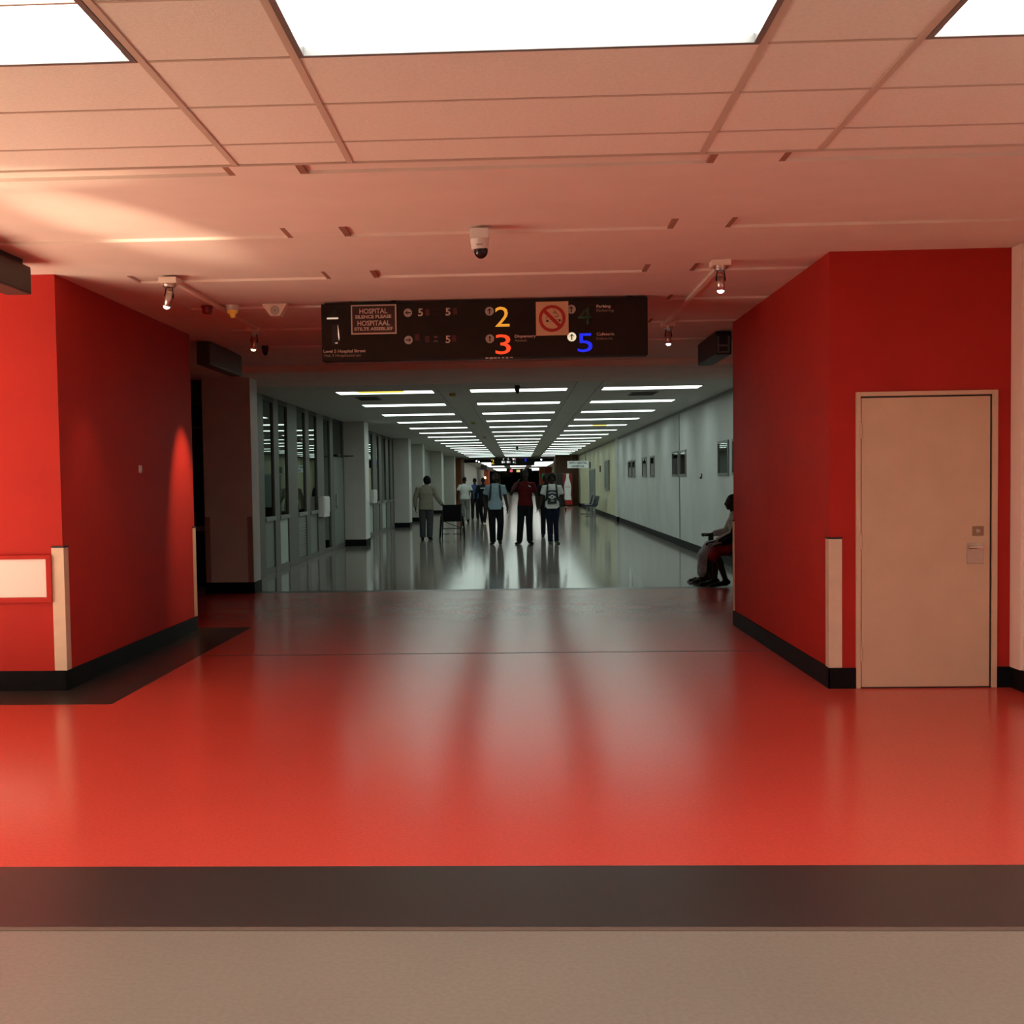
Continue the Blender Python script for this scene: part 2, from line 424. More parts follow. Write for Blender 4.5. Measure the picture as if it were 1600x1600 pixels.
guard(-3.3434, 12.086, 1, 1, 'narrow cream guard at the far end of the left red wall by the dark opening', z1=1.06)
guard(2.1712, 12.051, -1, 1, 'narrow brownish guard at the far end of the right red wall by the seated people', w=.05)

# framed pale plate on the left red wall
t = thing('wall_plate', 'pale rectangular plate in a red frame on the left red wall', 'wall plate', (-3.8, 8.545, .68))
obj('plate', box(-4.3, -3.462, 8.528, 8.534, .690, .972, .002), m_paper, t)
fr = NB()
for q in ((-4.34, -3.425, .972, 1.0), (-4.34, -3.425, .655, .690)): bx(fr, q[0], q[1], 8.515, 8.545, q[2], q[3])
bx(fr, -3.462, -3.425, 8.515, 8.545, .690, .972); bx(fr, -4.34, -4.3, 8.515, 8.545, .690, .972); bx(fr, -4.3, -3.46, 8.535, 8.545, .69, .972)
obj('plate_frame', fr, m_red, t)
t = tag(obj('wall_button', bx(box(-3.3434, -3.332, 10.335, 10.405, 1.612, 1.68, .006), -3.333, -3.326, 10.35, 10.39, 1.627, 1.665, .003), m_white), 'small white square device on the shaded side of the left red wall', 'switch')

# ------------------------------------------------------------------ cream door
d = struct(thing('door_1', '', 'door', (2.86, 8.356, 0)), 'cream flush door with steel lever in the right red wall', 'door')
x0, x1, zt = 2.3808, 3.275, 2.033
fr = NB()
bx(fr, x0-.032, x0+.0, 8.336, 8.37, 0, zt+.036, .003); bx(fr, x1+.004, x1+.042, 8.336, 8.37, 0, zt+.036, .003)
bx(fr, x0, x1+.004, 8.336, 8.37, zt+.006, zt+.036, .003)
obj('door_frame', fr, m_cream, d)
st = NB(); bx(st, x0-.001, x0+.004, 8.353, 8.358, 0, zt+.006); bx(st, x1-.010, x1+.006, 8.352, 8.358, 0, zt+.006); bx(st, x0, x1, 8.352, 8.358, zt-.008, zt+.008); bx(st, x0, x1, 8.352, 8.358, 0, .012)
obj('door_gap', st, m_joint, d)
obj('door_leaf', box(x0+.005, x1-.010, 8.342, 8.356, .010, zt-.006, .002), m_cream, d)
for z in (1.80, 1.03, .24):
    hb = NB(); cyl(hb, (x0+.002, 8.338, z-.055), (x0+.002, 8.338, z+.055), .009, n=10); bx(hb, x0+.002, x0+.016, 8.339, 8.343, z-.055, z+.055)
    obj('hinge', hb, m_cream, d)
hp = obj('handle_plate', box(3.108, 3.222, 8.337, 8.342, .868, 1.012, .002), m_steel, d)
lv = NB(); cyl(lv, (3.197, 8.342, .985), (3.197, 8.300, .985), .011, n=12); path(lv, [(3.197, 8.300, .985), (3.16, 8.296, .985), (3.105, 8.300, .983)], .010, 10)
obj('lever_handle', lv, m_chrome, hp)
for sx_, sz_ in ((3.115, .875), (3.215, .875), (3.115, 1.005), (3.215, 1.005)):
    sb = NB(); cyl(sb, (sx_, 8.338, sz_), (sx_, 8.335, sz_), .003, n=8); obj('screw', sb, m_steel, hp)
kp = obj('lock_plate', box(3.145, 3.222, 8.337, 8.342, 1.062, 1.128, .002), m_brass, d)
kb = NB(); cyl(kb, (3.178, 8.338, 1.096), (3.178, 8.328, 1.096), .014, n=14); bx(kb, 3.165, 3.200, 8.330, 8.336, 1.092, 1.099)
obj('keyhole', kb, m_steel, kp)

# ------------------------------------------------------------------ end of the lobby: step, soffit, dark side passage
struct(obj('ceiling.002', box(-6.5, 4.2, 15.45, 17.75, ZK, ZC+.3), m_plaster), 'lowered plaster soffit between lobby and corridor', 'ceiling')
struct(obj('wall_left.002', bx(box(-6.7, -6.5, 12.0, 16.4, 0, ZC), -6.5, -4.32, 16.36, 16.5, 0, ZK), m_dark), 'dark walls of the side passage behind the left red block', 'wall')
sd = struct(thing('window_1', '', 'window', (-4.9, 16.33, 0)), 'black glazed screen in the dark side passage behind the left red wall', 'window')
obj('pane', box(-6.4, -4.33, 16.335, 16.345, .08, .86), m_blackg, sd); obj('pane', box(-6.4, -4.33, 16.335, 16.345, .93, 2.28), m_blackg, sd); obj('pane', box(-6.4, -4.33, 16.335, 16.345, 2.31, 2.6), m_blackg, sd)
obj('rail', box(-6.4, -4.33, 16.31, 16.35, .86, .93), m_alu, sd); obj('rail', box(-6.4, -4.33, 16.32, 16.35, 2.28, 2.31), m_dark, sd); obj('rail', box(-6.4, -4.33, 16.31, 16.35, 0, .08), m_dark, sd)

# ------------------------------------------------------------------ corridor shell
LX = [(-2.89, -1.341), (-.745, .804), (1.376, 2.917)]
struct(obj('ceiling.003', box(-6.5, 3.9, 17.75, 73.5, ZK+.004, ZK+.3), m_cwhite), 'grey white corridor ceiling carrying three rows of strip lights', 'ceiling')
struct(obj('trim_4', box(-.875, -.860, 17.76, 73.4, ZK-.006, ZK+.006), m_cwhite), 'thin ceiling ridge left of the middle row of strip lights', 'trim')
struct(obj('trim_5', box(.905, .920, 17.76, 73.4, ZK-.006, ZK+.006), m_cwhite), 'thin ceiling ridge right of the middle row of strip lights', 'trim')
struct(obj('trim_6', box(1.29, 1.30, 17.76, 73.4, ZK-.004, ZK+.006), m_alu), 'thin grey ceiling joint beside the right row of strip lights', 'trim')
struct(obj('trim_7', box(-1.27, -1.26, 17.76, 73.4, ZK-.004, ZK+.006), m_alu), 'thin grey ceiling joint beside the left row of strip lights', 'trim')
side = ['left', 'middle', 'right']
N_STRIP = 17
pf = None
for c, (a, b) in enumerate(LX):
    for k in range(N_STRIP):
        yy = 18.82+3.2*k; hw = .29
        t = thing('ceiling_light', '%s strip light from the lobby in the %s row of the corridor ceiling' % (ORD[k], side[c]), 'ceiling light', ((a+b)/2, yy+hw, ZK), group='strip lights of the corridor ceiling')
        if pf is None:
            L = (b-a)/2; f = NB(); bx(f, -L-.012, -L+.004, -hw-.012, hw+.012, -.012, .006); bx(f, L-.004, L+.012, -hw-.012, hw+.012, -.012, .006)
            bx(f, -L, L, -hw-.012, -hw+.002, -.012, .006); bx(f, -L, L, hw-.002, hw+.012, -.012, .006)
            pf = obj('light_frame', f, m_cwhite, t, world=False)
            pd = obj('diffuser', box(-L, L, -hw, hw, -.010, .004, .003), m_strip, t, world=False)
        else:
            for p in (pf, pd):
                o = p.copy(); C.objects.link(o); o.parent = t
        if c == 0 and k == 0: obj('yellow_film', box(-2.55, -1.80, 18.83, 19.2, ZK-.0115, ZK-.0102), m_stripy, t)
        if c == 2 and k == 4: obj('yellow_film', box(2.0, 2.4, 18.84+12.8, 19.36+12.8, ZK-.0115, ZK-.0102), m_stripy, t)
def vent(xa, xb, ya, yb, label):
    t = thing('ceiling_vent', label, 'vent', ((xa+xb)/2, (ya+yb)/2, ZK))
    obj('vent_backing', box(xa, xb, ya, yb, ZK-.004, ZK+.002), m_boxblk, t)
    fr = NB()
    for q in ((xa-.02, xa, ya-.02, yb+.02), (xb, xb+.02, ya-.02, yb+.02), (xa, xb, ya-.02, ya), (xa, xb, yb, yb+.02)): bx(fr, *q, ZK-.010, ZK+.002)
    obj('vent_frame', fr, m_alu, t)
    n = 4
    for i in range(n):
        y = ya+(yb-ya)*(i+.5)/n
        obj('vent_slat', box(xa, xb, y-.012, y+.012, ZK-.009, ZK-.004), m_box, t)
vent(-2.74, -2.38, 20.15, 20.85, 'black slotted vent behind the first strip light of the left row')
vent(1.95, 2.36, 20.15, 20.85, 'black slotted vent behind the first strip light of the right row')

# right corridor wall
struct(obj('wall_right.002', box(3.571, 3.75, 12.051, 26.37, 0, ZK+.01), m_wwhite), 'greyish white right corridor wall up to the first joint', 'wall')
struct(obj('wall_right.003', box(3.571, 3.75, 26.40, 42.0, 0, ZK+.01), m_wwhite), 'greyish white right corridor wall between joint and pilaster', 'wall')
struct(obj('wall_right.004', box(3.571, 3.75, 42.0, 70.0, 0, ZK+.01), m_wcream), 'cream right corridor wall beyond the pilaster', 'wall')
struct(obj('trim_8', box(3.567, 3.75, 26.33, 26.43, .15, ZK), m_joint), 'dark vertical joint in the right corridor wall', 'joint')
struct(obj('trim_9', box(3.535, 3.571, 12.06, 70, ZK-.05, ZK+.003), m_alu), 'grey strip along the top of the right corridor wall', 'trim')
struct(obj('trim_10', box(3.49, 3.571, 42.0, 42.75, .0, ZK), m_wwhite), 'shallow pilaster where the right wall turns from white to cream', 'pilaster')
base_strip('baseboard_right.004', 3.552, 3.571, 12.06, 42.0, 'black skirting along the white right corridor wall', .15)
base_strip('baseboard_right.005', 3.47, 3.571, 41.98, 42.77, 'black skirting block round the pilaster', .17)
base_strip('baseboard_right.006', 3.552, 3.571, 42.77, 70, 'black skirting along the cream right corridor wall', .15)

wn = [0]
def wall_window(ya, yb, z0, z1, label, two=False, dark=m_fglass):
    wn[0] += 1
    t = struct(thing('window_%d' % (wn[0]+1), '', 'window', (3.56, (ya+yb)/2, z0)), label, 'window')
    f = NB(); w = .045
    for q in ((ya, ya+w, z0, z1), (yb-w, yb, z0, z1), (ya+w, yb-w, z0, z0+w), (ya+w, yb-w, z1-w, z1)): bx(f, 3.545, 3.572, q[0], q[1], q[2], q[3])
    obj('window_frame', f, m_alu, t)
    obj('pane', box(3.560, 3.566, ya+w, yb-w, z0+w, z1-w), m_wglass, t)
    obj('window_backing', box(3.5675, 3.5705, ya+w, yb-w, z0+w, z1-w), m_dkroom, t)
    return t
m_wglass = glass('corridor window glass', (.8, .85, .8), (.95, 1, .97), .9)
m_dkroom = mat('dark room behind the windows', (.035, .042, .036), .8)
wall_window(20.20, 21.24, 1.53, 2.135, 'nearest framed window of the right corridor wall, above the seated people')
wall_window(18.9, 19.84, 1.53, 2.135, 'framed window half hidden by the end of the right red wall')
wall_window(25.28, 26.27, 1.54, 2.10, 'framed window just before the wall joint on the right')
wall_window(26.47, 27.50, 1.54, 2.10, 'framed window just beyond the wall joint on the right')
wall_window(31.14, 32.07, 1.54, 2.10, 'single framed window beyond the jointed pair on the right')
wall_window(32.99, 34.12, 1.54, 2.10, 'second single framed window beyond the jointed pair on the right')
wall_window(36.20, 37.20, 1.54, 2.08, 'nearer window of the close pair before the pilaster')
wall_window(37.42, 38.44, 1.54, 2.08, 'farther window of the close pair before the pilaster')
t = tag(obj('wall_hook', bx(box(3.535, 3.571, 23.19, 23.25, 1.48, 1.52, .004), 3.55, 3.571, 23.16, 23.19, 1.50, 1.58, .004), m_boxblk), 'small black fitting on the white right wall between the windows', 'hook')
t = thing('display_cabinet', 'tall narrow grey framed case on the cream right wall', 'display case', (3.56, 47.2, 1.1))
f = NB()
for q in ((46.3, 46.4, 1.1, 2.25), (48.05, 48.15, 1.1, 2.25), (46.4, 48.05, 1.1, 1.17), (46.4, 48.05, 2.18, 2.25)): bx(f, 3.50, 3.571, q[0], q[1], q[2], q[3])
obj('case_frame', f, m_alu, t); obj('pane', box(3.52, 3.526, 46.4, 48.05, 1.17, 2.18), m_panel, t); obj('case_back', box(3.56, 3.571, 46.4, 48.05, 1.17, 2.18), m_panel, t)
tag(obj('wall_panel', box(3.545, 3.571, 51.2, 51.95, 1.83, 2.09, .004), m_box), 'small dark plate on the cream wall nearer the tall case', 'wall plate')
tag(obj('wall_panel', box(3.545, 3.571, 58.3, 59.3, 2.05, 2.37, .004), m_box), 'small dark plate on the cream wall above the far grey door', 'wall plate')
dd = struct(thing('door_2', '', 'door', (3.56, 56.9, 0)), 'grey door in the cream right wall behind the blue chairs', 'door')
f = NB()
for q in ((54.9, 55.05, 0, 2.0), (58.75, 58.9, 0, 2.0), (55.05, 58.75, 1.92, 2.0)): bx(f, 3.53, 3.571, q[0], q[1], q[2], q[3])
obj('door_frame', f, m_alu, dd)
m_greyd = mat('grey green door paint', (.16, .20, .20), .45)
obj('door_leaf', box(3.55, 3.571, 55.06, 56.88, .01, 1.915), m_greyd, dd); obj('door_leaf', box(3.55, 3.571, 56.92, 58.74, .01, 1.915), m_greyd, dd)
hb = NB(); cyl(hb, (3.53, 56.8, .95), (3.53, 56.8, 1.15), .02, n=8); obj('door_handle', hb, m_steel, dd)

# left side: pillars
def pillar(y0, y1, xa, xb, label, guards=False, m=m_pillar):
    p = struct(obj('pillar', box(xa, xb, y0, y1, 0, ZK+.002), m), label, 'pillar')
    obj('pillar_base', box(xa-.01, xb+.012, y0-.012, y1+.01, 0, .155, .004), m_black, p)
    obj('lit_side_plate', box(xb-.002, xb+.004, y0+.004, y1-.004, .156, ZK), m_wwhite, p)  # paler plate added so the side towards the strip lights looks lit
    if guards:
        for x in (xa, xb-.07): obj('guard_strip', box(x, x+.07, y0-.014, y0+.02, .156, 1.06, .002), m_pillar_dk, p)
    return p
pillar(16.12, 16.56, -4.31, -3.65, 'nearest left corridor pillar beside the dark opening', True)
pillar(28.05, 28.85, -4.24, -3.635, 'second left corridor pillar after the first glass bay')
pillar(39.4, 40.3, -4.17, -3.63, 'third left corridor pillar after the second glass bay')
pillar(45.25, 46.17, -4.17, -3.63, 'fourth left corridor pillar behind the person in tan jacket')
pillar(56.3, 57.7, -4.17, -3.63, 'fifth left corridor pillar beyond the wheelchair')
pillar(67.6, 69.0, -4.17, -3.63, 'last left corridor pillar before the orange wall')
m_wgrey = mat('grey corridor infill wall', (.34, .38, .35), .5, var=.06, scale=2)
struct(obj('wall_left.003', box(-4.4, -4.16, 40.3, 73.5, 0, ZK), m_wgrey), 'grey infill wall between the far left pillars', 'wall')
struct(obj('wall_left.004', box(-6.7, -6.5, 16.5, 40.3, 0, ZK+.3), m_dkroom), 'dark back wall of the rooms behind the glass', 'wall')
base_strip('baseboard_left.002', -4.16, -4.145, 40.3, 73.5, 'black skirting of the grey infill wall on the left', .15)
box_far = struct(obj('trim_11', box(-4.16, -4.10, 46.3, 46.36, .0, ZK), m_alu), 'thin pale vertical strip on the far left wall', 'trim')
struct(obj('trim_12', box(-4.16, -4.10, 50.3, 50.42, .0, ZK), m_alu), 'second thin pale vertical strip on the far left wall', 'trim')

# glazed bays between the pillars
def glazed(name, y0, y1, mull, rail_y, label, lower, door=None):
    t = struct(thing(name, '', 'window', (-4.16, (y0+y1)/2, 0)), label, 'window')
    X0, X1 = -4.20, -4.13
    edges = [y0]+[v for m_ in mull for v in m_]+[y1]
    for a, b in mull: obj('mullion', box(X0, X1, a, b, 0, ZK, .006), m_mull, t)
    for e in (y0, y1): obj('mullion', box(X0, X1, e-.06, e+.06, 0, ZK, .006), m_mull, t)
    gaps = list(zip(edges[0::2], edges[1::2]))
    for k, (a, b) in enumerate(gaps):
        obj('rail', box(X0+.005, X1-.005, a, b, 0, .10), m_mull, t); obj('rail', box(X0+.005, X1-.005, a, b, ZK-.08, ZK), m_boxblk, t)
        if b <= rail_y: obj('rail', box(X0+.005, X1+.02, a, b, .885, .955, .004), m_alu, t)
        zr = .955 if b <= rail_y else .10
        obj('pane', box(-4.166, -4.160, a, b, zr, ZK-.08), m_fglass, t)
        if b <= rail_y:
            m_ = lower[k % len(lower)]
            lp = obj('infill_panel', box(-4.17, -4.158, a, b, .10, .885), m_, t)
            if m_ is m_grill:
                for q in range(14): obj('louvre', box(-4.158, -4.146, a, b, .13+q*.054, .15+q*.054), m_alu, lp)
    return t
g1 = glazed('window_10', 16.62, 28.02, [(18.55, 19.19), (19.99, 20.40), (21.20, 22.12), (23.0, 23.40), (24.31, 25.14), (26.02, 26.45)], 24.4,
       'tall glazed partition with grey mullions between the first two left pillars', [m_panel, m_panel, m_panell, m_grill, m_panel, m_panel])
obj('door_leaf', box(-4.158, -4.128, 26.45, 27.9, .1, 2.1), m_panel, g1)
hb = NB(); cyl(hb, (-4.09, 26.6, .95), (-4.09, 26.6, 1.25), .02, n=8); obj('door_handle', hb, m_steel, g1)
g2 = glazed('window_11', 28.9, 39.37, [(32.2, 32.7), (33.7, 34.6), (35.2, 35.88), (37.02, 37.7), (38.3, 38.96)], 39.5,
       'second glazed partition between the second and third left pillars', [m_panel, m_panell, m_panel, m_panell, m_panel])
# door closer and arm
t = thing('door_closer', 'thin dark door closer arm at the glass door head beside the second pillar', 'door closer', (-4.1, 27.4, 2.1))
obj('closer_body', box(-4.13, -4.06, 26.7, 27.2, 2.10, 2.16, .004), m_boxblk, t); cb = NB(); path(cb, [(-4.08, 27.0, 2.13), (-3.80, 27.4, 2.13), (-4.08, 27.9, 2.13)], .012, 8); obj('closer_arm', cb, m_boxblk, t)
def dispenser(y0, y1, z0, z1, label, x=-4.13, dx=.13):
    t = thing('paper_dispenser', label, 'dispenser', (x, (y0+y1)/2, z0))
    obj('dispenser_body', box(x, x+dx, y0, y1, z0, z1, .02), m_white, t)
    obj('dispenser_cover', box(x+dx-.004, x+dx+.014, y0+.04, y1-.04, z0+.10, z1-.03, .01), m_white, t)
    obj('outlet', box(x+.02, x+dx-.02, y0+.1, y1-.1, z0-.006, z0+.01), m_boxblk, t)
dispenser(24.30, 25.0, .80, 1.23, 'white paper dispenser on a mullion of the first glass bay')
dispenser(32.75, 33.5, .93, 1.31, 'white dispenser on the second glass bay')
dispenser(52.4, 53.2, 1.02, 1.42, 'small pale dispenser on the far left wall above the wheelchair', -4.16, .12)
tag(obj('notice_sheet', box(-3.634, -3.628, 28.2, 28.7, 1.05, 2.0), m_white), 'pale narrow notice on the side of the second pillar', 'notice')

# ------------------------------------------------------------------ second lobby far down the corridor
m_orange = mat('orange brown wall paint', (.30, .085, .018), .5)
m_brown = mat('brown wall paint', (.13, .055, .025), .5)
m_ored = mat('orange red wall paint', (.62, .10, .03), .5)
struct(obj('wall_left.005', box(-5.2, -3.52, 73.5, 78.0, 0, 2.93), m_orange), 'orange brown wall end on the left far down the corridor', 'wall')
struct(obj('wall_right.005', box(2.20, 3.75, 70.0, 73.5, 0, ZK), m_brown), 'brown wall end on the right behind the red vending machine', 'wall')
struct(obj('ceiling.004', box(-6.5, 6, 73.5, 88, 3.12, 3.4), m_cwhite), 'ceiling of the second lobby', 'ceiling')
struct(obj('trim_13', box(-6.5, 6, 88, 88.8, 2.90, 3.4), m_box), 'dark beam across the far corridor', 'beam')
struct(obj('ceiling.005', box(-6.5, 6, 88.8, 216, ZK+.004, ZK+.3), m_cwhite), 'ceiling of the farthest stretch of corridor', 'ceiling')
struct(obj('wall_left.006', box(-6.5, -4.2, 78, 216, 0, ZK), m_wwhite), 'pale wall of the farthest stretch on the left', 'wall')
struct(obj('wall_right.006', box(3.6, 6, 73.5, 216, 0, ZK), m_wcream), 'cream wall of the farthest stretch on the right', 'wall')
struct(obj('wall_back.001', box(-6.5, 6, 215.5, 216, 0, ZK), mat('dark blue end wall', (.012, .013, .02), .5)), 'dark end wall closing the corridor', 'wall')
struct(obj('wall_left.007', box(-4.7, -3.65, 148, 152, 0, 2.93), m_ored), 'orange red wall end on the left in the distance', 'wall')
struct(obj('wall_right.007', box(2.35, 3.8, 128, 132, 0, 2.93), m_ored), 'orange red wall end on the right in the distance', 'wall')
pf2 = None
for c, (a, b) in enumerate(LX):
    for k in range(20):
        yy = 92+3.2*k+(14 if k > 9 else 0)
        t = thing('ceiling_light', '%s strip light beyond the second hanging sign in the %s row' % (ORD[k], side[c]), 'ceiling light', ((a+b)/2, yy, ZK), group='strip lights beyond the second hanging sign')
        if pf2 is None: pf2 = obj('diffuser', box(-.775, .775, -.3, .3, -.010, .004), m_farlit, t, world=False)
        else:
            o = pf2.copy(); C.objects.link(o); o.parent = t

struct(obj('trim_14', box(-2.6, -.9, 190, 190.6, 2.15, ZK), m_wcream), 'pale bulkhead hanging before the dark end wall', 'beam')
struct(obj('trim_15', box(-3.05, -2.7, 186, 186.5, 0, ZK), mat('yellow lit pillar tone', (.75, .62, .25), .5)), 'narrow pillar coloured as lit yellow near the dark end wall', 'pillar')  # yellow light on this pillar is put into its colour
# ------------------------------------------------------------------ hanging direction sign
m_txt = mat('pale lettering', (.60, .46, .38), .5)
m_txtd = mat('worn pale lettering', (.36, .25, .20), .5)
m_blk = mat('black lettering', (.004, .004, .004), .5)
m_rsm = mat('faded red smudge', (.085, .012, .014), .5)
m_arrow = mat('pale arrow disc', (.46, .38, .34), .5)
m_arrowl = mat('lit arrow disc', (.8, .78, .6), .5, emit=(.85, .80, .55), estr=.75)
m_y2 = mat('lit yellow numeral', (.8, .4, .05), .4, emit=(.75, .36, .035), estr=.75)
m_o3 = mat('lit orange red numeral', (.9, .1, .02), .4, emit=(1, .062, .015), estr=.95)
m_g4 = mat('unlit green numeral', (.012, .07, .022), .4)
m_b5 = mat('lit blue numeral', (.02, .05, .8), .4, emit=(.003, .02, 1), estr=.8)
m_nbd = mat('notice dark brown', (.045, .012, .010), .5)
m_ns = mat('no smoking board', (.66, .40, .24), .5)
m_nred = mat('no smoking red', (.42, .018, .012), .5)
m_leak = mat('light leaking past peeled film', (.9, .8, .7), .4, emit=(.9, .72, .55), estr=.55)
YS = 9.68
sg = thing('hanging_sign', 'long dark brown hanging direction sign with coloured numerals', 'sign', (-.26, YS+.07, 2.4935))
obj('sign_box', box(-1.587, 1.064, YS, YS+.16, 2.4935, 2.955, .004), m_sign, sg)
for x in (-1.31, -1.0, -.1, .94):
    b = NB(); cyl(b, (x, YS+.08, 2.95), (x, YS+.08, 2.976), .012, n=8); cyl(b, (x, YS+.08, 2.955), (x, YS+.08, 2.972), .028, n=10)
    obj('hanger', b, m_boxblk, sg)
obj('sign_rail', box(-1.56, 1.06, YS+.02, YS+.14, 2.955, 2.966), m_boxblk, sg)
yt = YS-.0005
# numeral one, half peeled
b = NB(); prism(b, [(-1.531, 2.852), (-1.507, 2.880), (-1.487, 2.906), (-1.462, 2.908), (-1.458, 2.852)], yt-.002, yt)
bx(b, -1.556, -1.452, yt-.002, yt, 2.822, 2.852); bx(b, -1.502, -1.452, yt-.002, yt, 2.626, 2.788)
obj('numeral_one', b, m_blk, sg)
b = NB(); bx(b, -1.540, -1.447, yt-.004, yt-.001, 2.831, 2.844); prism(b, [(-1.452, 2.785), (-1.446, 2.745), (-1.440, 2.68), (-1.444, 2.655), (-1.452, 2.70)], yt-.004, yt-.001)
bx(b, -1.476, -1.456, yt-.004, yt-.001, 2.634, 2.641)
obj('light_leak', b, m_leak, sg)
text('lettering', 'Level 5 Hospital Street', -1.574, 2.560, .024, yt, m_txt, sg, x1=-1.228, off=.025)
text('lettering', 'Vlak 5 Hospitaalstraat', -1.573, 2.526, .022, yt, m_txtd, sg, x1=-1.267)
# silence notice
nb = obj('notice_board', box(-1.342, -.971, YS-.008, YS, 2.703, 2.941), m_txt, sg)
obj('notice_field', box(-1.331, -.982, YS-.010, YS-.007, 2.714, 2.930), m_nbd, nb)
yn = YS-.0098
text('lettering', 'HOSPITAL', -1.272, 2.870, .040, yn, m_txt, nb, x1=-1.043, off=.025)
text('lettering', 'SILENCE PLEASE', -1.307, 2.832, .026, yn, m_txt, nb, x1=-1.012, off=.035)
text('lettering', 'HOSPITAAL', -1.290, 2.773, .040, yn, m_txt, nb, x1=-1.024, off=.025)
text('lettering', 'STILTE ASSEBLIEF', -1.316, 2.734, .025, yn, m_txt, nb, x1=-1.0, off=.035)
def arrow(cx, cz, r, ang, m, ma=None):
    b = NB(); cyl(b, (cx, yt, cz), (cx, yt-.003, cz), r, n=28); d = obj('arrow_disc', b, m, sg)
    b = NB(); c, s = math.cos(ang), math.sin(ang); k = r*.68
    def rot(p): return (cx+p[0]*c-p[1]*s, cz+p[0]*s+p[1]*c)
    for poly in ([(-k, -.13*r), (k*.7, -.13*r), (k*.7, .13*r), (-k, .13*r)], [(k, 0), (k*.25, k*.72), (-.02*r, k*.72), (k*.62, 0)], [(k, 0), (k*.62, 0), (-.02*r, -k*.72), (k*.25, -k*.72)]):
        prism(b, [rot(p) for p in poly], yt-.005, yt-.0028)
    obj('arrow', b, ma or m_sign, d)
arrow(-.877, 2.8705, .034, math.pi, m_arrow); arrow(-.876, 2.650, .034, 0, m_arrow)
arrow(-.213, 2.869, .035, math.pi/2, m_arrow); arrow(-.213, 2.647, .035, math.pi/2, m_arrow)
arrow(.449, 2.871, .036, math.pi/2, m_arrow); arrow(.451, 2.649, .036, math.pi/2, m_arrowl)
b = NB()
for sx in (-.012, .012): bx(b, -.213+sx-.003, -.213+sx+.003, yt-.006, yt-.003, 2.62, 2.67)
obj('arrow', b, m_arrow, sg)
text('numeral_five', '5', -.794, 2.843, .060, yt, m_txt, sg, x1=-.753, off=.025); text('numeral_five', '5', -.570, 2.843, .060, yt, m_txt, sg, x1=-.529, off=.025)
text('numeral_five', '5', -.798, 2.625, .056, yt, m_blk, sg, x1=-.756, off=.01); text('numeral_five', '5', -.574, 2.622, .058, yt, m_txt, sg, x1=-.532, off=.025)
for x, z in ((-.735, 2.845), (-.51, 2.85), (-.739, 2.628), (-.522, 2.63), (-.822, 2.645)):
    obj('faded_mark', box(x, x+.034, yt-.001, yt+.001, z, z+.052), m_rsm, sg)
text('lettering', 'to', -.668, 2.884, .020, yt, m_blk, sg, x1=-.640); text('lettering', 'tot', -.672, 2.845, .020, yt, m_blk, sg, x1=-.632)
text('lettering', 'to', -.668, 2.664, .018, yt, m_txtd, sg, x1=-.640); text('lettering', 'tot', -.672, 2.630, .018, yt, m_txtd, sg, x1=-.634)
text('numeral_two', '2', -.168, 2.743, .160, yt, m_y2, sg, x1=-.051, cap=.69, off=0.0)
text('numeral_three', '3', -.168, 2.523, .157, yt, m_o3, sg, x1=-.044, cap=.69, off=0.0)
text('numeral_four', '4', .502, 2.747, .150, yt, m_g4, sg, x1=.614, cap=.69, off=-.005)
text('numeral_five', '5', .497, 2.527, .150, yt, m_b5, sg, x1=.618, cap=.69, off=.0)
text('lettering', 'Dispensary', -.011, 2.653, .022, yt, m_txt, sg, x1=.162, off=.025); text('lettering', 'Apteek', -.012, 2.620, .021, yt, m_txtd, sg, x1=.088)
text('lettering', 'Parking', .653, 2.880, .022, yt, m_txt, sg, x1=.768, off=.025); text('lettering', 'Parkering', .653, 2.847, .021, yt, m_txtd, sg, x1=.791)
text('lettering', 'Cafeteria', .651, 2.656, .022, yt, m_txt, sg, x1=.796, off=.025); text('lettering', 'Kafeteria', .651, 2.622, .021, yt, m_txtd, sg, x1=.778)
b = NB()
for k in range(7): bx(b, -.25+k*.033, -.225+k*.033+random.uniform(-.006, .006), YS-.004, YS+.01, 2.487+random.uniform(-.003, .003), 2.497)
obj('peeled_edge', b, m_txt, sg)
# no smoking placard
ns = obj('no_smoking_placard', box(.163, .426, YS-.010, YS, 2.664, 2.935), m_ns, sg)
cx, cz = .293, 2.799
b = NB(); n = 48; ro, ri = .108, .083
va = [[], [], [], []]
for i in range(n):
    a = 2*math.pi*i/n
    for q, (rr, yy) in enumerate(((ro, YS-.013), (ri, YS-.013), (ri, YS-.009), (ro, YS-.009))): va[q].append(b.verts.new((cx+rr*math.cos(a), yy, cz+rr*math.sin(a))))
for i in range(n):
    for q in range(4): b.faces.new((va[q][i], va[q][(i+1) % n], va[(q+1) % 4][(i+1) % n], va[(q+1) % 4][i]))
w = .014; s = math.sqrt(.5)
prism(b, [(cx-.086*s-w*s, cz+.086*s-w*s), (cx-.086*s+w*s, cz+.086*s+w*s), (cx+.086*s+w*s, cz-.086*s+w*s), (cx+.086*s-w*s, cz-.086*s-w*s)], YS-.013, YS-.009)
obj('prohibition_ring', b, m_nred, ns)
b = NB(); bx(b, cx-.048, cx-.030, YS-.0115, YS-.0095, cz-.027, cz-.011); bx(b, cx+.054, cx+.070, YS-.0115, YS-.0095, cz-.024, cz-.008)
bx(b, cx-.03, cx+.054, YS-.0112, YS-.0095, cz-.028, cz-.0265); bx(b, cx-.03, cx+.054, YS-.0112, YS-.0095, cz-.0115, cz-.010)
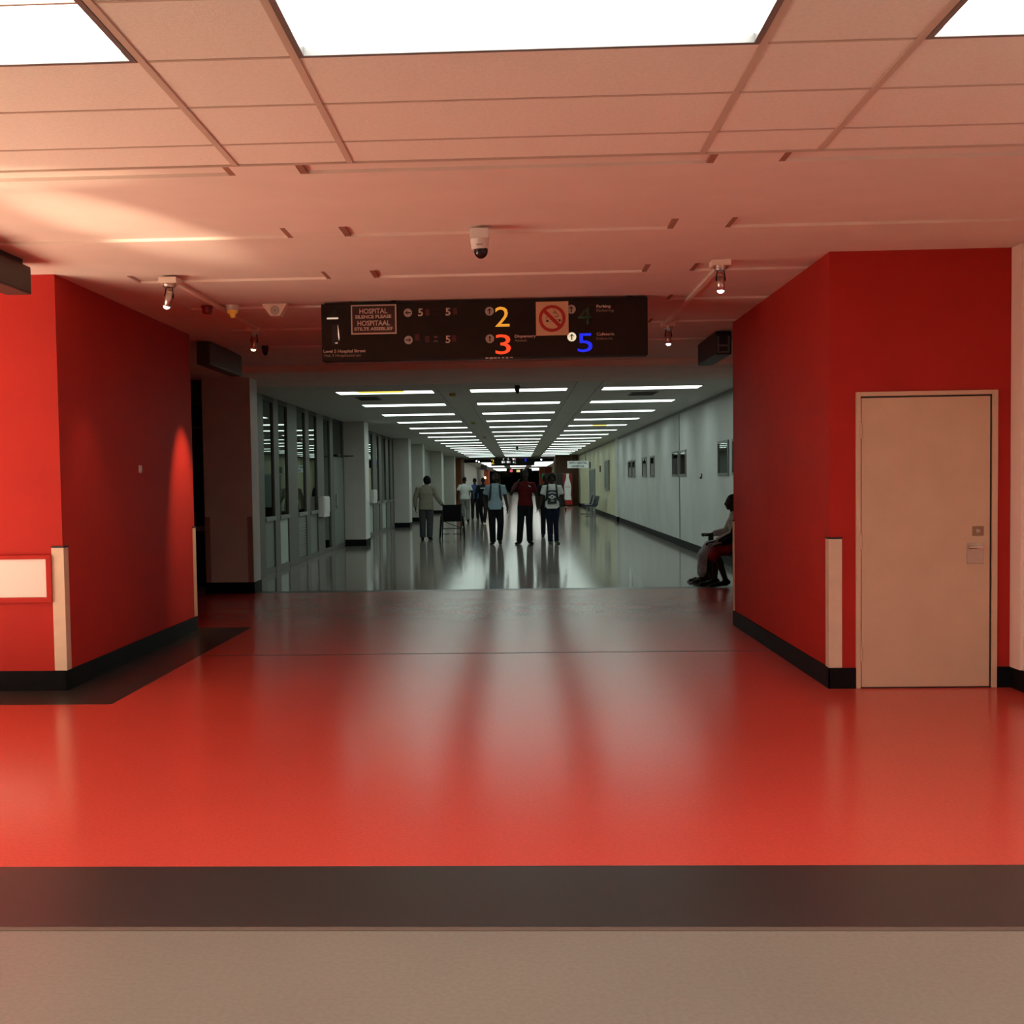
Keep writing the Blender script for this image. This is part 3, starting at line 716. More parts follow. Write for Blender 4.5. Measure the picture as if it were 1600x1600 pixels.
def stroke(b, pts, w, y0, y1):
    for (xa, za), (xb, zb) in zip(pts[:-1], pts[1:]):
        d = Vector((xb-xa, zb-za)).normalized()*w; px, pz = -d.y, d.x
        prism(b, [(xa+px, za+pz), (xb+px, zb+pz), (xb-px, zb-pz), (xa-px, za-pz)], y0, y1)
stroke(b, [(cx-.042, cz-.008), (cx-.046, cz+.006), (cx-.038, cz+.018)], .002, YS-.0115, YS-.0095)
stroke(b, [(cx+.012, cz+.075), (cx+.022, cz+.055), (cx+.045, cz+.035), (cx+.052, cz+.018)], .002, YS-.0115, YS-.0095)
stroke(b, [(cx+.008, cz+.05), (cx+.022, cz+.04), (cx+.030, cz+.06)], .0018, YS-.0115, YS-.0095)
stroke(b, [(cx+.022, cz+.016), (cx+.034, cz+.014), (cx+.052, cz+.018)], .0018, YS-.0115, YS-.0095)
obj('cigarette_drawing', b, m_boxblk, ns)

sg.location = (-.271, 10.17, 2.537); sg.scale = (1.0434, 1, 1.0434)      # 2.77 m long, close under the ceiling

# ------------------------------------------------------------------ ceiling fittings of the lobby
def spotlight(x, y, aim, label, lens, box_w=.135, energy=0, color=(1, .8, .6), barrel=.088, tilt=None):
    t = thing('spotlight', label, 'spotlight', (x, y, ZC), group='spotlights on the lobby ceiling')
    obj('ceiling_rose', box(x-box_w/2, x+box_w/2, y-.05, y+.09, ZC-.042, ZC+.001, .004), m_wpink, t)
    b = NB(); cyl(b, (x, y, ZC-.042), (x, y, ZC-.070), .046, .043, 24); torus(b, (x, y, ZC-.056), (0, 0, 1), .045, .004, 24, 6); cl = obj('collar', b, m_spot, t, smooth=False)
    p = Vector((x, y, ZC-.125)); d = (Vector(aim)-p).normalized()
    b = NB()
    sd = d.cross(Vector((0, 1, 0))); sd = (Vector((1, 0, 0)) if sd.length < .2 else sd.normalized())
    for s in (-1, 1): path(b, [(x+s*.022, y, ZC-.066), tuple(p+sd*s*.032), tuple(p+sd*s*.032+d*.02)], .005, 8)
    obj('yoke', b, m_boxblk, t)
    b = NB(); cyl(b, p-d*.012, p+d*barrel, .027, .029, 24); ell(b, p-d*.012, .027, .027, .027, 18); torus(b, p+d*(barrel-.003), d, .029, .003, 24, 6)
    br = obj('barrel', b, m_spot, t, smooth=True)
    b = NB(); ell(b, p+d*(barrel+.001), .024, .024, .018, 18); obj('lens', b, lens, br, smooth=True)
    if energy:
        lamp('spot_glow', 'SPOT', p+d*(barrel+.06), aim, energy, color, .03, spot=1.1, blend=.7)
spotlight(-2.577, 8.80, (-2.95, 8.9, 1.6), 'spotlight hanging over the near end of the left red wall', m_lens)
spotlight(-2.579, 11.66, (-2.75, 11.7, 1.6), 'warm glowing spotlight over the far end of the left red wall', m_lensw)
spotlight(1.466, 8.60, (1.46, 8.62, 0), 'spotlight hanging over the near end of the right red wall', m_lensc)
spotlight(1.511, 11.90, (1.50, 11.85, 0), 'bluish white glowing spotlight right of the long hanging sign', m_lensc)
lamp('spot_glow', 'SPOT', (-2.63, 11.66, 2.80), (-3.34, 11.72, 1.30), 170, (1, .62, .34), .02, spot=.72, blend=.9)
lamp('spot_glow', 'SPOT', (-2.64, 8.84, 2.80), (-3.34, 9.15, 1.0), 20, (1, .62, .36), .02, spot=.9, blend=1.)
lamp('spot_glow', 'SPOT', (1.50, 8.62, 2.78), (2.0, 8.9, .0), 12, (1, .9, .95), .02, spot=1.0, blend=1.)
lamp('spot_glow', 'SPOT', (1.52, 11.8, 2.78), (2.1, 10.9, .2), 16, (.95, .9, 1), .02, spot=1.0, blend=1.)
for x, ya, yb, lab in ((-2.555, 8.91, 11.6, 'conduit joining the two left spotlights on the ceiling'), (1.485, 8.71, 11.83, 'conduit joining the two right spotlights on the ceiling')):
    tag(obj('conduit', box(x-.02, x+.02, ya, yb, ZC-.028, ZC, .004), m_wpink), lab, 'conduit', 'spotlight conduits')
def ddome(x, y, z, label, s=1., m=m_white):
    t = thing('dome_camera', label, 'camera', (x, y, z), group='ceiling dome cameras')
    b = NB(); bx(b, x-.058*s, x+.058*s, y-.058*s, y+.058*s, z-.062*s, z, .008*s); cyl(b, (x, y, z-.062*s), (x, y, z-.125*s), .058*s, .050*s, 28)
    obj('camera_housing', b, m, t)
    b = NB(); ell(b, (x+.006*s, y-.004, z-.128*s), .044*s, .044*s, .052*s, 24); obj('camera_dome', b, m_blackg, t, smooth=True)
    b = NB(); bx(b, x-.02*s, x+.02*s, y-.062*s, y-.056*s, z-.105*s, z-.100*s); obj('vent_slot', b, m_alu, t)
ddome(-.215, 7.36, ZC, 'white dome camera hanging from the middle of the lobby ceiling')
ddome(-2.80, 13.2, ZC, 'tiny dark dome camera on the ceiling by the nearest left pillar', .6, m_boxblk)
ddome(.007, 18.3, ZK, 'tiny dark dome camera before the first middle strip light', .7, m_boxblk)
ddome(-.02, 50.6, ZK, 'far dark dome camera among the middle strip lights', .9, m_boxblk)
# alarm sounder, detector, triangular speaker
m_alarm = mat('red alarm plastic', (.22, .012, .010), .35)
t = thing('alarm_sounder', 'red round alarm sounder on the lobby ceiling', 'alarm', (-2.66, 10.2, ZC))
b = NB(); cyl(b, (-2.66, 10.2, ZC), (-2.66, 10.2, ZC-.018), .052, .052, 24); obj('sounder_base', b, m_alarm, t)
b = NB(); cyl(b, (-2.66, 10.2, ZC-.018), (-2.66, 10.2, ZC-.062), .047, .040, 24); cyl(b, (-2.66, 10.2, ZC-.062), (-2.66, 10.2, ZC-.070), .040, .028, 24); obj('sounder_body', b, m_alarm, t)
m_amber = mat('amber lens', (.85, .42, .06), .25, emit=(.9, .42, .05), estr=.12)
t = thing('alarm_beacon', 'white ceiling beacon with amber lens beside the red sounder', 'beacon', (-2.44, 10.2, ZC))
b = NB(); cyl(b, (-2.44, 10.2, ZC), (-2.44, 10.2, ZC-.045), .060, .050, 24); obj('beacon_base', b, m_white, t)
b = NB(); cyl(b, (-2.44, 10.2, ZC-.045), (-2.44, 10.2, ZC-.07), .048, .042, 24); cyl(b, (-2.44, 10.2, ZC-.07), (-2.44, 10.2, ZC-.098), .028, .022, 20); ell(b, (-2.44, 10.2, ZC-.098), .022, .022, .012, 14); obj('beacon_lens', b, m_amber, t)
t = thing('ceiling_speaker', 'pale wedge shaped speaker with round grille on the lobby ceiling', 'speaker', (-2.05, 10.2, ZC))
b = NB(); prism(b, [(-2.175, ZC-.002), (-2.165, ZC-.018), (-2.10, ZC-.105), (-2.02, ZC-.105), (-1.965, ZC-.018), (-1.955, ZC-.002)], 10.14, 10.26); obj('speaker_case', b, m_wpink, t)
b = NB(); cyl(b, (-2.06, 10.14, ZC-.058), (-2.06, 10.134, ZC-.058), .038, n=28); sp = obj('speaker_grille', b, m_alu, t)
b = NB()
for r in (.012, .022, .032): torus(b, (-2.06, 10.134, ZC-.058), (0, 1, 0), r, .0025, 24, 5)
obj('grille_ring', b, m_wpink, sp)

# dark light boxes of the side exits
def side_box(x0, x1, y0, y1, z0, z1, label, grill=False, rail=None):
    t = thing('side_sign', label, 'sign', ((x0+x1)/2, (y0+y1)/2, z0), group='dark box signs turned sideways')
    obj('sign_case', box(x0, x1, y0, y1, z0, z1, .014), m_box if not grill else m_boxblk, t)
    obj('mount_rail', box(x0+.02, x1-.02, y0+.1, y1-.09, z1-.002, ZC+.001), m_boxblk, t)
    if grill:
        b = NB(); w = .018
        bx(b, x0+.02, x0+.02+w, y0-.006, y0+.002, z0+.02, z1-.05); bx(b, x1-.02-w, x1-.02, y0-.006, y0+.002, z0+.02, z1-.05)
        bx(b, x0+.02, x1-.02, y0-.006, y0+.002, z0+.085, z0+.105); bx(b, x0+.04, x1-.04, y0-.006, y0+.002, z0+.02, z0+.034)
        obj('end_grille', b, m_alu, t)
    return t
side_box(-3.49, -3.312, 6.2, 8.06, 2.815, 3.005, 'large dark brown box sign at the upper left edge by the red wall')
side_box(-3.415, -3.270, 12.6, 14.08, 2.785, 3.03, 'black box sign turned sideways beyond the left red wall')
side_box(2.093, 2.262, 12.62, 13.84, 2.785, 3.03, 'black box sign with end grille beyond the right red wall', True)

# ------------------------------------------------------------------ far signs
def far_sign(y, x0, x1, z0, z1, label, dots, two=True):
    t = thing('hanging_sign', label, 'sign', ((x0+x1)/2, y, z0))
    obj('sign_box', box(x0, x1, y, y+.2, z0, z1), m_boxblk, t)
    for x in (x0+.3, x1-.3): obj('hanger', box(x-.02, x+.02, y+.08, y+.12, z1, 3.13), m_boxblk, t)
    return t
s2 = far_sign(74.0, -1.66, 1.04, 2.45, 2.89, 'second dark hanging sign with a yellow numeral 2 far down the corridor', None)
text('numeral_two', '2', -1.66, 2.56, .30, 73.99, mat('far lit yellow', (.8, .5, .05), .4, emit=(.85, .52, .06), estr=.9), s2, x1=-1.46, cap=.69, off=0.0)
m_fw = mat('far lit white', (.8, .8, .8), .4, emit=(.9, .9, .9), estr=.9); m_fr = mat('far lit red', (.8, .2, .2), .4, emit=(.8, .15, .15), estr=.8)
m_fg = mat('far lit green', (.1, .6, .2), .4, emit=(.05, .5, .12), estr=.8); m_fb = mat('far lit blue', (.1, .1, .9), .4, emit=(.03, .03, 1), estr=.9)
def dots(name, L, m, y, par):
    b = NB()
    for (x, z, w, h) in L: bx(b, x, x+w, y-.01, y, z, z+h)
    return obj(name, b, m, par)
dots('arrow_disc', [(-1.0, 2.62, .12, .12), (-.68, 2.62, .12, .12)], m_fw, 73.99, s2)
text('numeral_five', '5', -.85, 2.63, .1, 73.99, m_fw, s2, off=.025); text('numeral_five', '5', -.52, 2.63, .1, 73.99, m_fw, s2, off=.025)
text('numeral_five', '5', -.92, 2.82, .1, 73.99, m_fw, s2, off=.025); text('numeral_five', '5', -.62, 2.82, .1, 73.99, m_fw, s2, off=.025)
dots('arrow_disc', [(-.32, 2.80, .11, .11), (-.30, 2.62, .08, .08)], m_fw, 73.99, s2)
text('numeral_three', '3', -.20, 2.76, .16, 73.99, m_fr, s2, off=0.0); text('numeral_four', '4', -.20, 2.55, .15, 73.99, m_fg, s2, off=-.005); text('numeral_five', '5', .44, 2.72, .18, 73.99, m_fb, s2, off=.025)
s3 = far_sign(135, -1.3, 1.6, 2.42, 2.9, 'third dark hanging sign with small coloured lights far beyond the second', None)
dots('numeral_mark', [(-.9, 2.5, .3, .3)], m_fr, 134.99, s3); dots('numeral_mark_yellow', [(-.15, 2.5, .4, .25)], mat('far lit pale yellow', (.8, .7, .3), .4, emit=(.9, .75, .3), estr=.9), 134.99, s3); dots('numeral_mark_white', [(.6, 2.5, .3, .25)], m_fw, 134.99, s3)
# white dental sign
m_sgn = mat('white sign face', (.74, .80, .78), .5, emit=(.6, .72, .68), estr=.3)  # slight glow added to raise the brightness of the face
ws = thing('hanging_sign', 'white sign lettered WITS DENTAL HOSPITAL on the right wall', 'sign', (3.05, 60, 2.1))
obj('sign_face', box(2.50, 3.565, 59.98, 60.06, 2.095, 2.455, .01), m_sgn, ws)
text('lettering', 'WITS DENTAL', 2.58, 2.305, .105, 59.978, m_blk, ws, x1=3.50, off=.025); text('lettering', 'HOSPITAL', 2.72, 2.135, .105, 59.978, m_blk, ws, x1=3.36, off=.025)
for x in (2.7, 3.4): obj('hanger', box(x-.012, x+.012, 60.0, 60.03, 2.45, ZK+.002), m_alu, ws)
# ceiling stickers
for k, (x, y) in enumerate(((-1.07, 19.7), (-1.09, 29.4), (-1.08, 39.0))):
    t = tag(obj('ceiling_marker', prism(NB(), [(x-.05, ZK), (x-.045, ZK-.04), (x+.045, ZK-.04), (x+.05, ZK)], y, y+.2), mat('yellow marker', (.42, .28, .05), .5)), '%s small yellow marker under the ceiling between left and middle light rows' % ORD[k], 'marker', 'yellow ceiling markers')

# ------------------------------------------------------------------ vending machine
m_vred = mat('red vending machine', (.20, .008, .008), .35, emit=(.45, .01, .01), estr=.03)
m_vwht = mat('lit white bottle', (.55, .58, .56), .4, emit=(.62, .72, .68), estr=.15)
vm = thing('vending_machine', 'red drinks vending machine with a tall white bottle picture', 'vending machine', (2.66, 68.6, 0))
obj('cabinet', bx(box(2.23, 3.12, 68.25, 69.1, .06, 1.90, .015), 2.27, 3.08, 68.3, 69.05, 0, .07), m_boxblk, vm)
fp = obj('front_panel', box(2.58, 3.11, 68.22, 68.26, .08, 1.885, .006), m_vred, vm)
obj('selection_panel', box(2.245, 2.57, 68.22, 68.26, .08, 1.885, .006), m_boxblk, vm)
obj('bottom_panel', box(2.58, 3.11, 68.212, 68.225, .08, .33), mat('bright red plinth', (.34, .010, .010), .4, emit=(.5, .01, .01), estr=.06), vm)
prof = [(.0, .075), (.105, .08), (.08, .085)]
half = [(.36, .200), (.42, .205), (.52, .185), (.62, .165), (.78, .172), (.95, .188), (1.10, .192), (1.25, .180), (1.38, .150), (1.50, .115), (1.60, .085), (1.68, .078), (1.78, .078), (1.80, .085), (1.86, .085)]
cx = 2.845
b = NB(); prism(b, [(cx+w, z) for z, w in half]+[(cx-w, z) for z, w in reversed(half)], 68.205, 68.22)
bo = obj('bottle_picture', b, m_vwht, fp)
lb = text('lettering', 'Coca-Cola', cx-.15, 1.06, .14, 68.204, mat('dull red label lettering', (.35, .06, .05), .5), bo, x1=cx+.15)

# ------------------------------------------------------------------ blue beam seats by the cream wall
m_blue = mat('dark blue moulded plastic', (.010, .020, .045), .6, spec=.15)
bs = thing('beam_seating', 'row of dark blue plastic seats on a steel beam by the cream wall', 'seating', (3.05, 50.6, 0))
for i, y in enumerate((48.3, 49.3, 50.3, 52.4)):
    b = NB(); x = 3.0
    pr = [(x-.26, .43), (x-.23, .455), (x+.10, .425), (x+.17, .47), (x+.27, .82), (x+.29, .82), (x+.20, .44), (x+.13, .40), (x-.24, .42)]
    a = [b.verts.new((p[0], y-.23, p[1])) for p in pr]; c = [b.verts.new((p[0], y+.23, p[1])) for p in pr]
    n = len(pr); b.faces.new(a); b.faces.new(c[::-1])
    for k in range(n): b.faces.new((a[k], c[k], c[(k+1) % n], a[(k+1) % n]))
    bmesh.ops.recalc_face_normals(b, faces=b.faces)
    obj('seat_shell', b, m_blue, bs)
obj('beam', box(2.98, 3.05, 47.9, 52.8, .35, .40), m_alu, bs)
for y in (48.6, 52.0):
    b = NB(); cyl(b, (3.01, y, .36), (3.01, y, .03), .03, n=10); bx(b, 2.72, 3.30, y-.03, y+.03, 0, .035); obj('leg', b, m_alu, bs)
tag(obj('magazine', box(2.80, 3.02, 50.15, 50.45, .448, .46), m_white), 'white paper lying on a blue seat', 'paper')

# fittings of the second lobby, far away
side_box(-3.35, -2.75, 106, 107.4, 2.55, 2.78, 'small dark box sign far down the corridor left of the second hanging sign')
m_exg = mat('green lit exit board', (.02, .16, .05), .4, emit=(.01, .12, .035), estr=.5)
t = thing('exit_sign', 'small green board far down the corridor beside the orange red wall', 'sign', (2.9, 126, 2.0))
obj('sign_face', box(2.55, 3.1, 125.9, 126, 1.75, 2.2), m_exg, t); obj('hanger', box(2.8, 2.84, 125.93, 125.97, 2.2, ZK+.003), m_alu, t)
t = thing('wall_lamp', 'small bright lamp on the far left wall beside the orange red wall end', 'lamp', (-4.1, 144, 1.9))
obj('lamp_bracket', box(-4.2, -4.05, 143.9, 144.1, 1.8, 1.9), m_alu, t); b = NB(); ell(b, (-3.98, 144, 1.95), .11, .11, .13, 14); obj('lamp_globe', b, m_lensw, t, smooth=True)
for x, z, lab in ((-2.62, 2.80, 'left one of two far spotlights before the second hanging sign'), (-2.46, 2.74, 'right one of two far spotlights before the second hanging sign'), (1.50, 2.82, 'lone far spotlight right of the second hanging sign')):
    t = thing('spotlight', lab, 'spotlight', (x, 75.5, z))
    b = NB(); cyl(b, (x, 75.5, 3.12), (x, 75.5, z+.05), .02, n=8); cyl(b, (x, 75.5, z+.12), (x, 75.5, z), .06, n=12); obj('barrel', b, m_boxblk, t)
    b = NB(); ell(b, (x, 75.45, z), .04, .04, .04, 12); obj('lens', b, m_lensc, t, smooth=True)
# ------------------------------------------------------------------ people
m_skin = mat('dark brown skin', (.032, .017, .011), .55, spec=.2)
m_hair = mat('black hair', (.006, .005, .005), .8, spec=.2, bump=.4, bscale=300)
m_eye = mat('eye white', (.16, .14, .12), .3); m_lip = mat('lip tone', (.06, .022, .018), .45)
m_shoe = mat('black shoe leather', (.008, .007, .007), .7, spec=.12)
def cloth(name, c, var=.08): return mat(name, c, .85, spec=.1, var=var, scale=9, bump=.2, bscale=60)

def tube(bm, pts, rad, n=14, xdir=None, flat=''):
    """closed limb through pts; rad = (a, b) half widths per point along the frame (a about xdir) or one radius"""
    pts = [Vector(p) for p in pts]; rad = [(r, r) if not isinstance(r, tuple) else r for r in rad]
    N = len(pts); xd = Vector(xdir) if xdir else None; rows = []
    prev = None
    for i in range(N):
        t = (pts[min(i+1, N-1)]-pts[max(i-1, 0)]).normalized()
        if xd is not None: a = (xd-t*xd.dot(t)).normalized()
        else:
            if prev is None: prev = Vector((1, 0, 0)) if abs(t.x) < .8 else Vector((0, 1, 0))
            a = (prev-t*prev.dot(t)).normalized(); prev = a
        b = t.cross(a)
        rows.append((pts[i], a, b, rad[i], t))
    ring = []
    def add(c, a, b, ra, rb): ring.append([bm.verts.new(c+a*ra*math.cos(2*math.pi*k/n)+b*rb*math.sin(2*math.pi*k/n)) for k in range(n)])
    c, a, b, r, t = rows[0]; m_ = min(r)
    for s in (.92, .6) if 's' not in flat else (): add(c-t*m_*s*.8, a, b, r[0]*math.sqrt(1-s*s), r[1]*math.sqrt(1-s*s))
    for c, a, b, r, t in rows: add(c, a, b, *r)
    c, a, b, r, t = rows[-1]; m_ = min(r)
    for s in (.6, .92) if 'e' not in flat else (): add(c+t*m_*s*.8, a, b, r[0]*math.sqrt(1-s*s), r[1]*math.sqrt(1-s*s))
    for A, B in zip(ring[:-1], ring[1:]):
        for k in range(n): bm.faces.new((A[k], A[(k+1) % n], B[(k+1) % n], B[k]))
    bm.faces.new(ring[0][::-1]); bm.faces.new(ring[-1])
    return bm

def fuse(bm, voxel, smooth=4):
    """overlapping solids -> one continuous skin"""
    bmesh.ops.recalc_face_normals(bm, faces=bm.faces)
    me = bpy.data.meshes.new('raw'); bm.to_mesh(me); bm.free()
    o = bpy.data.objects.new('raw', me); C.objects.link(o)
    md = o.modifiers.new('r', 'REMESH'); md.mode = 'VOXEL'; md.voxel_size = voxel; md.use_smooth_shade = True
    if smooth:
        s = o.modifiers.new('s', 'SMOOTH'); s.iterations = smooth; s.factor = .5
    dg = bpy.context.evaluated_depsgraph_get()
    out = bpy.data.meshes.new_from_object(o.evaluated_get(dg))
    bpy.data.objects.remove(o); bpy.data.meshes.remove(me)
    return out

def hand(bm, w, d, palm, curl=.35, s=1., side=1, grip=False):
    """palm and five bent fingers; w wrist, d finger direction, palm = palm normal; side=+1 puts the thumb at d x palm"""
    w = Vector(w); d = Vector(d).normalized(); pn = Vector(palm); pn = (pn-d*pn.dot(d)).normalized(); a = d.cross(pn).normalized()*side
    tube(bm, [w-d*.02*s, w+d*.03*s, w+d*.085*s], [(.026*s, .018*s), (.038*s, .017*s), (.041*s, .014*s)], 12, a)
    c = 1.0 if grip else curl
    for k, (off, L) in enumerate(((.031, .072), (.0105, .080), (-.0105, .074), (-.031, .058))):
        p = w+d*.082*s+a*off*s*1.05; q = [p]; ang = 0
        dirn = (d+a*off*2.5).normalized()
        for j, f in enumerate((.46, .31, .23)):
            ang += c*(.35+.42*j)
            p = p+(dirn*math.cos(ang)+pn*math.sin(ang))*L*s*f; q.append(p)
        tube(bm, q, [.0088*s, .0083*s, .0078*s, .0065*s], 8)
    th = w+d*.030*s+a*.030*s
    tube(bm, [th, th+(a*.75+d*.55+pn*.3).normalized()*.036*s, th+(a*.75+d*.55+pn*.3).normalized()*.036*s+(d*.85+a*.25+pn*.35).normalized()*.034*s], [.0125*s, .0105*s, .0085*s], 8)

def head(bm, c, yaw=0., tilt=0., s=1.):
    """head with brow, nose, lips, chin and ears; faces -y before yaw"""
    R = Matrix.Rotation(yaw, 3, 'Z') @ Matrix.Rotation(tilt, 3, 'X'); c = Vector(c)
    P = lambda x, y, z: c+R @ Vector((x*s, y*s, z*s))
    E_ = lambda x, y, z, a, b, d: ell(bm, P(x, y, z), a*s, b*s, d*s, 18, R)
    E_(0, .012, .028, .074, .094, .088); E_(0, -.022, -.035, .058, .064, .070); E_(0, -.045, -.085, .034, .034, .026)
    E_(0, -.078, .020, .050, .016, .012); E_(0, -.094, -.018, .012, .016, .024); E_(0, -.096, -.030, .018, .013, .011)
    E_(0, -.080, -.058, .026, .012, .010); E_(.042, -.062, -.016, .022, .020, .016); E_(-.042, -.062, -.016, .022, .020, .016)
    for sx in (-1, 1): E_(sx*.075, .012, -.008, .010, .020, .032)
    return P, R

def face_parts(P, R, s, root):
    b = NB()
    for sx in (-1, 1): ell(b, P(sx*.030, -.083, .004), .012*s, .006*s, .0065*s, 10, R)
    obj('eye', b, m_eye, root, world=False, smooth=True)
    b = NB(); ell(b, P(0, -.089, -.056), .023*s, .008*s, .0035*s, 10, R); ell(b, P(0, -.087, -.065), .019*s, .008*s, .0045*s, 10, R)
    obj('mouth', b, m_lip, root, world=False, smooth=True)

def person(label, loc, rz, J, top, pants, shoe=m_shoe, H=1.70, hair='short', sleeve='short', vox=.0085, build=1., top_hem=.86, leg_w=1., bag=None, skin=m_skin, skirt=None, cap=None, group=None, longhem=0.):
    """J overrides joints (metres for a 1.70 m figure, facing -y)"""
    K = H/1.70
    D = dict(pel=(0, 0, .93), waist=(0, 0, 1.05), chest=(0, .0, 1.25), neck=(0, .01, 1.43), head=(0, -.01, 1.585),
             shR=(-.178, .01, 1.375), elR=(-.235, .03, 1.10), wrR=(-.235, -.05, .86), shL=(.178, .01, 1.375), elL=(.235, .03, 1.10), wrL=(.235, -.05, .86),
             hipR=(-.088, 0, .88), knR=(-.10, -.02, .48), anR=(-.105, .02, .085), hipL=(.088, 0, .88), knL=(.10, -.02, .48), anL=(.105, .02, .085),
             toeR=(-.12, -.15, .025), toeL=(.12, -.15, .025), hdR=(0, -.15, -1), hdL=(0, -.15, -1), pnR=(.8, 0, 0), pnL=(-.8, 0, 0), yaw=0., tilt=0., curl=.45)
    D.update(J); V = lambda k: Vector(D[k])
    g = build
    xd = (1, 0, 0) if 'xd' not in D else D['xd']
    torso = [V('pel')-(V('waist')-V('pel'))*.55, V('pel'), V('waist'), V('waist').lerp(V('chest'), .5), V('chest'), V('chest').lerp(V('neck'), .55), V('chest').lerp(V('neck'), .86)]
    tr = [(.150*g, .105*g), (.165*g, .115*g), (.142*g, .104*g), (.150*g, .108*g), (.170*g, .115*g), (.165*g, .095*g), (.100*g, .072*g)]
    bm = NB()
    tube(bm, torso, tr, 22, xd)
    tube(bm, [V('chest').lerp(V('neck'), .75), V('neck'), V('head')-Vector((0, -.01, .06))], [.066, .054, .052], 16)
    P, R = head(bm, V('head'), D['yaw'], D['tilt'])
    for s in 'RL':
        sh, el, wr = V('sh'+s), V('el'+s), V('wr'+s)
        tube(bm, [sh.lerp(V('chest')+Vector((0, 0, .1)), .35), sh, sh.lerp(el, .5), el, el.lerp(wr, .3), wr], [.058*g, .056*g, .046*g, .039, .040, .027], 14)
        sd = 1 if s == 'R' else -1
        hand(bm, wr, V('hd'+s), V('pn'+s), D['curl'], 1., D.get('th'+s, sd), D.get('grip'+s, False))
        hp, kn, an, to = V('hip'+s), V('kn'+s), V('an'+s), V('toe'+s)
        tube(bm, [hp, hp.lerp(kn, .35), kn, kn.lerp(an, .3), an], [.088*g, .080*g, .057, .055, .036], 16)
        tube(bm, [an+(an-to).normalized()*.035+Vector((0, 0, -.045)), an.lerp(to, .4)+Vector((0, 0, -.03)), to], [(.030, .028), (.038, .028), (.036, .018)], 12, (1, 0, 0))
    body = link('person', fuse(bm, vox, 3), skin, smooth=True)
    body.location = loc; body.rotation_euler = (0, 0, rz); body.scale = (K, K, K)
    tag(body, label, 'person', group)
    face_parts(P, R, 1., body)
    W = dict(world=False, smooth=True)
    # trousers / skirt
    if pants is not None:
        b = NB(); dn = (V('waist')-V('pel'))
        tube(b, [torso[0], torso[1], V('pel')+dn*.55], [(.160*g, .118*g), (.176*g, .125*g), (.160*g, .116*g)], 22, xd)
        for s in 'RL':
            hp, kn, an = V('hip'+s), V('kn'+s), V('an'+s)
            e = an.lerp(kn, -.055-longhem)
            tube(b, [hp, hp.lerp(kn, .4), kn, kn.lerp(an, .5), e], [.099*g, .089*g*(.9+.1*leg_w), .070*leg_w, .066*leg_w, .064*leg_w], 18, None, 'e')
        link('trousers', fuse(b, .010, 2), pants, body, **W)
    if skirt is not None:
        b = NB(); skirt(b, V, xd); link('skirt', fuse(b, .012, 4), m_skirt_cur[0], body, **W)
    for s in 'RL':
        an, to = V('an'+s), V('toe'+s); b = NB()
        if shoe is not None:
            tube(b, [an+(an-to).normalized()*.045+Vector((0, 0, -.045)), an.lerp(to, .35)+Vector((0, 0, -.030)), to+(to-an).normalized()*.02], [(.040, .036), (.047, .036), (.042, .024)], 14, (1, 0, 0))
            tube(b, [an+Vector((0, 0, .0)), an+Vector((0, .0, -.05))], [.046, .046], 14)
            link('shoe', fuse(b, .009, 3), shoe, body, **W)
    # top
    b = NB(); up = (V('waist')-V('pel')).normalized()
    hem = V('pel')+up*(top_hem-.93)
    pts = [hem, V('pel').lerp(V('waist'), .4), V('waist'), V('waist').lerp(V('chest'), .5), V('chest'), V('chest').lerp(V('neck'), .55), V('chest').lerp(V('neck'), .88)]
    q = .014
    tr2 = [(.182*g, .130*g), (.176*g, .126*g), (.160*g, .120*g), (.163*g, .122*g), (.182*g+q*.3, .128*g), (.176*g, .108*g), (.100*g, .080*g)]
    tube(b, pts, tr2, 22, xd, 's')
    for s in 'RL':
        sh, el, wr = V('sh'+s), V('el'+s), V('wr'+s)
        inn = sh.lerp(V('chest')+Vector((0, 0, .1)), .35)
        if sleeve == 'short': tube(b, [inn, sh, sh.lerp(el, .45), sh.lerp(el, .64)], [.064*g, .068*g, .066*g, .068*g], 14, None, 'e')
        else: tube(b, [inn, sh, sh.lerp(el, .5), el, el.lerp(wr, .5), el.lerp(wr, .95)], [.066*g, .070*g, .064*g, .058*g, .052*g, .047], 14, None, 'e')
    tp = link('shirt' if sleeve == 'short' else 'jacket', fuse(b, .010, 3), top, body, **W)
    # hair or cap
    b = NB(); c = V('head')
    def E_(x, y, z, a, d, e): ell(b, P(x, y, z), a, d, e, 18, R)
    if hair == 'short': E_(0, .022, .045, .077, .094, .082)
    elif hair == 'bun': E_(0, .02, .04, .082, .098, .088); E_(0, .07, .095, .045, .045, .045)
    elif hair == 'full': E_(0, .03, .03, .105, .105, .105); E_(0, .05, -.03, .105, .085, .07); E_(.0, .035, .09, .07, .07, .05)
    if hair: link('hair', fuse(b, .009, 2), m_hair, body, **W)
    if cap is not None:
        b = NB(); E_(0, .012, .055, .082, .102, .072); E_(0, -.085, .055, .062, .055, .010)
        link('cap', fuse(b, .008, 2), cap, body, **W)
    if bag is not None:
        for sx in (-1, 1):
            b = NB(); sh = V('shR' if sx < 0 else 'shL'); x = sx*.105
            y0 = .137*g
            tube(b, [(x, .10, 1.34), (x, .03, 1.435), (x, -.07, 1.41), (x*1.08, -y0, 1.30), (x*1.18, -y0*1.0, 1.16), (x*1.35, -.06, 1.05), (x*1.3, .08, 1.04)], [(.026, .009)]*7, 10, (1, 0, 0))
            link('bag_strap', fuse(b, .008, 1), bag, body, **W)
        b = NB(); bx(b, -.15, .15, .125, .27, .98, 1.40, .05); link('backpack', fuse(b, .012, 4), bag, body, **W)
    return body, P, R, V
m_skirt_cur = [None]

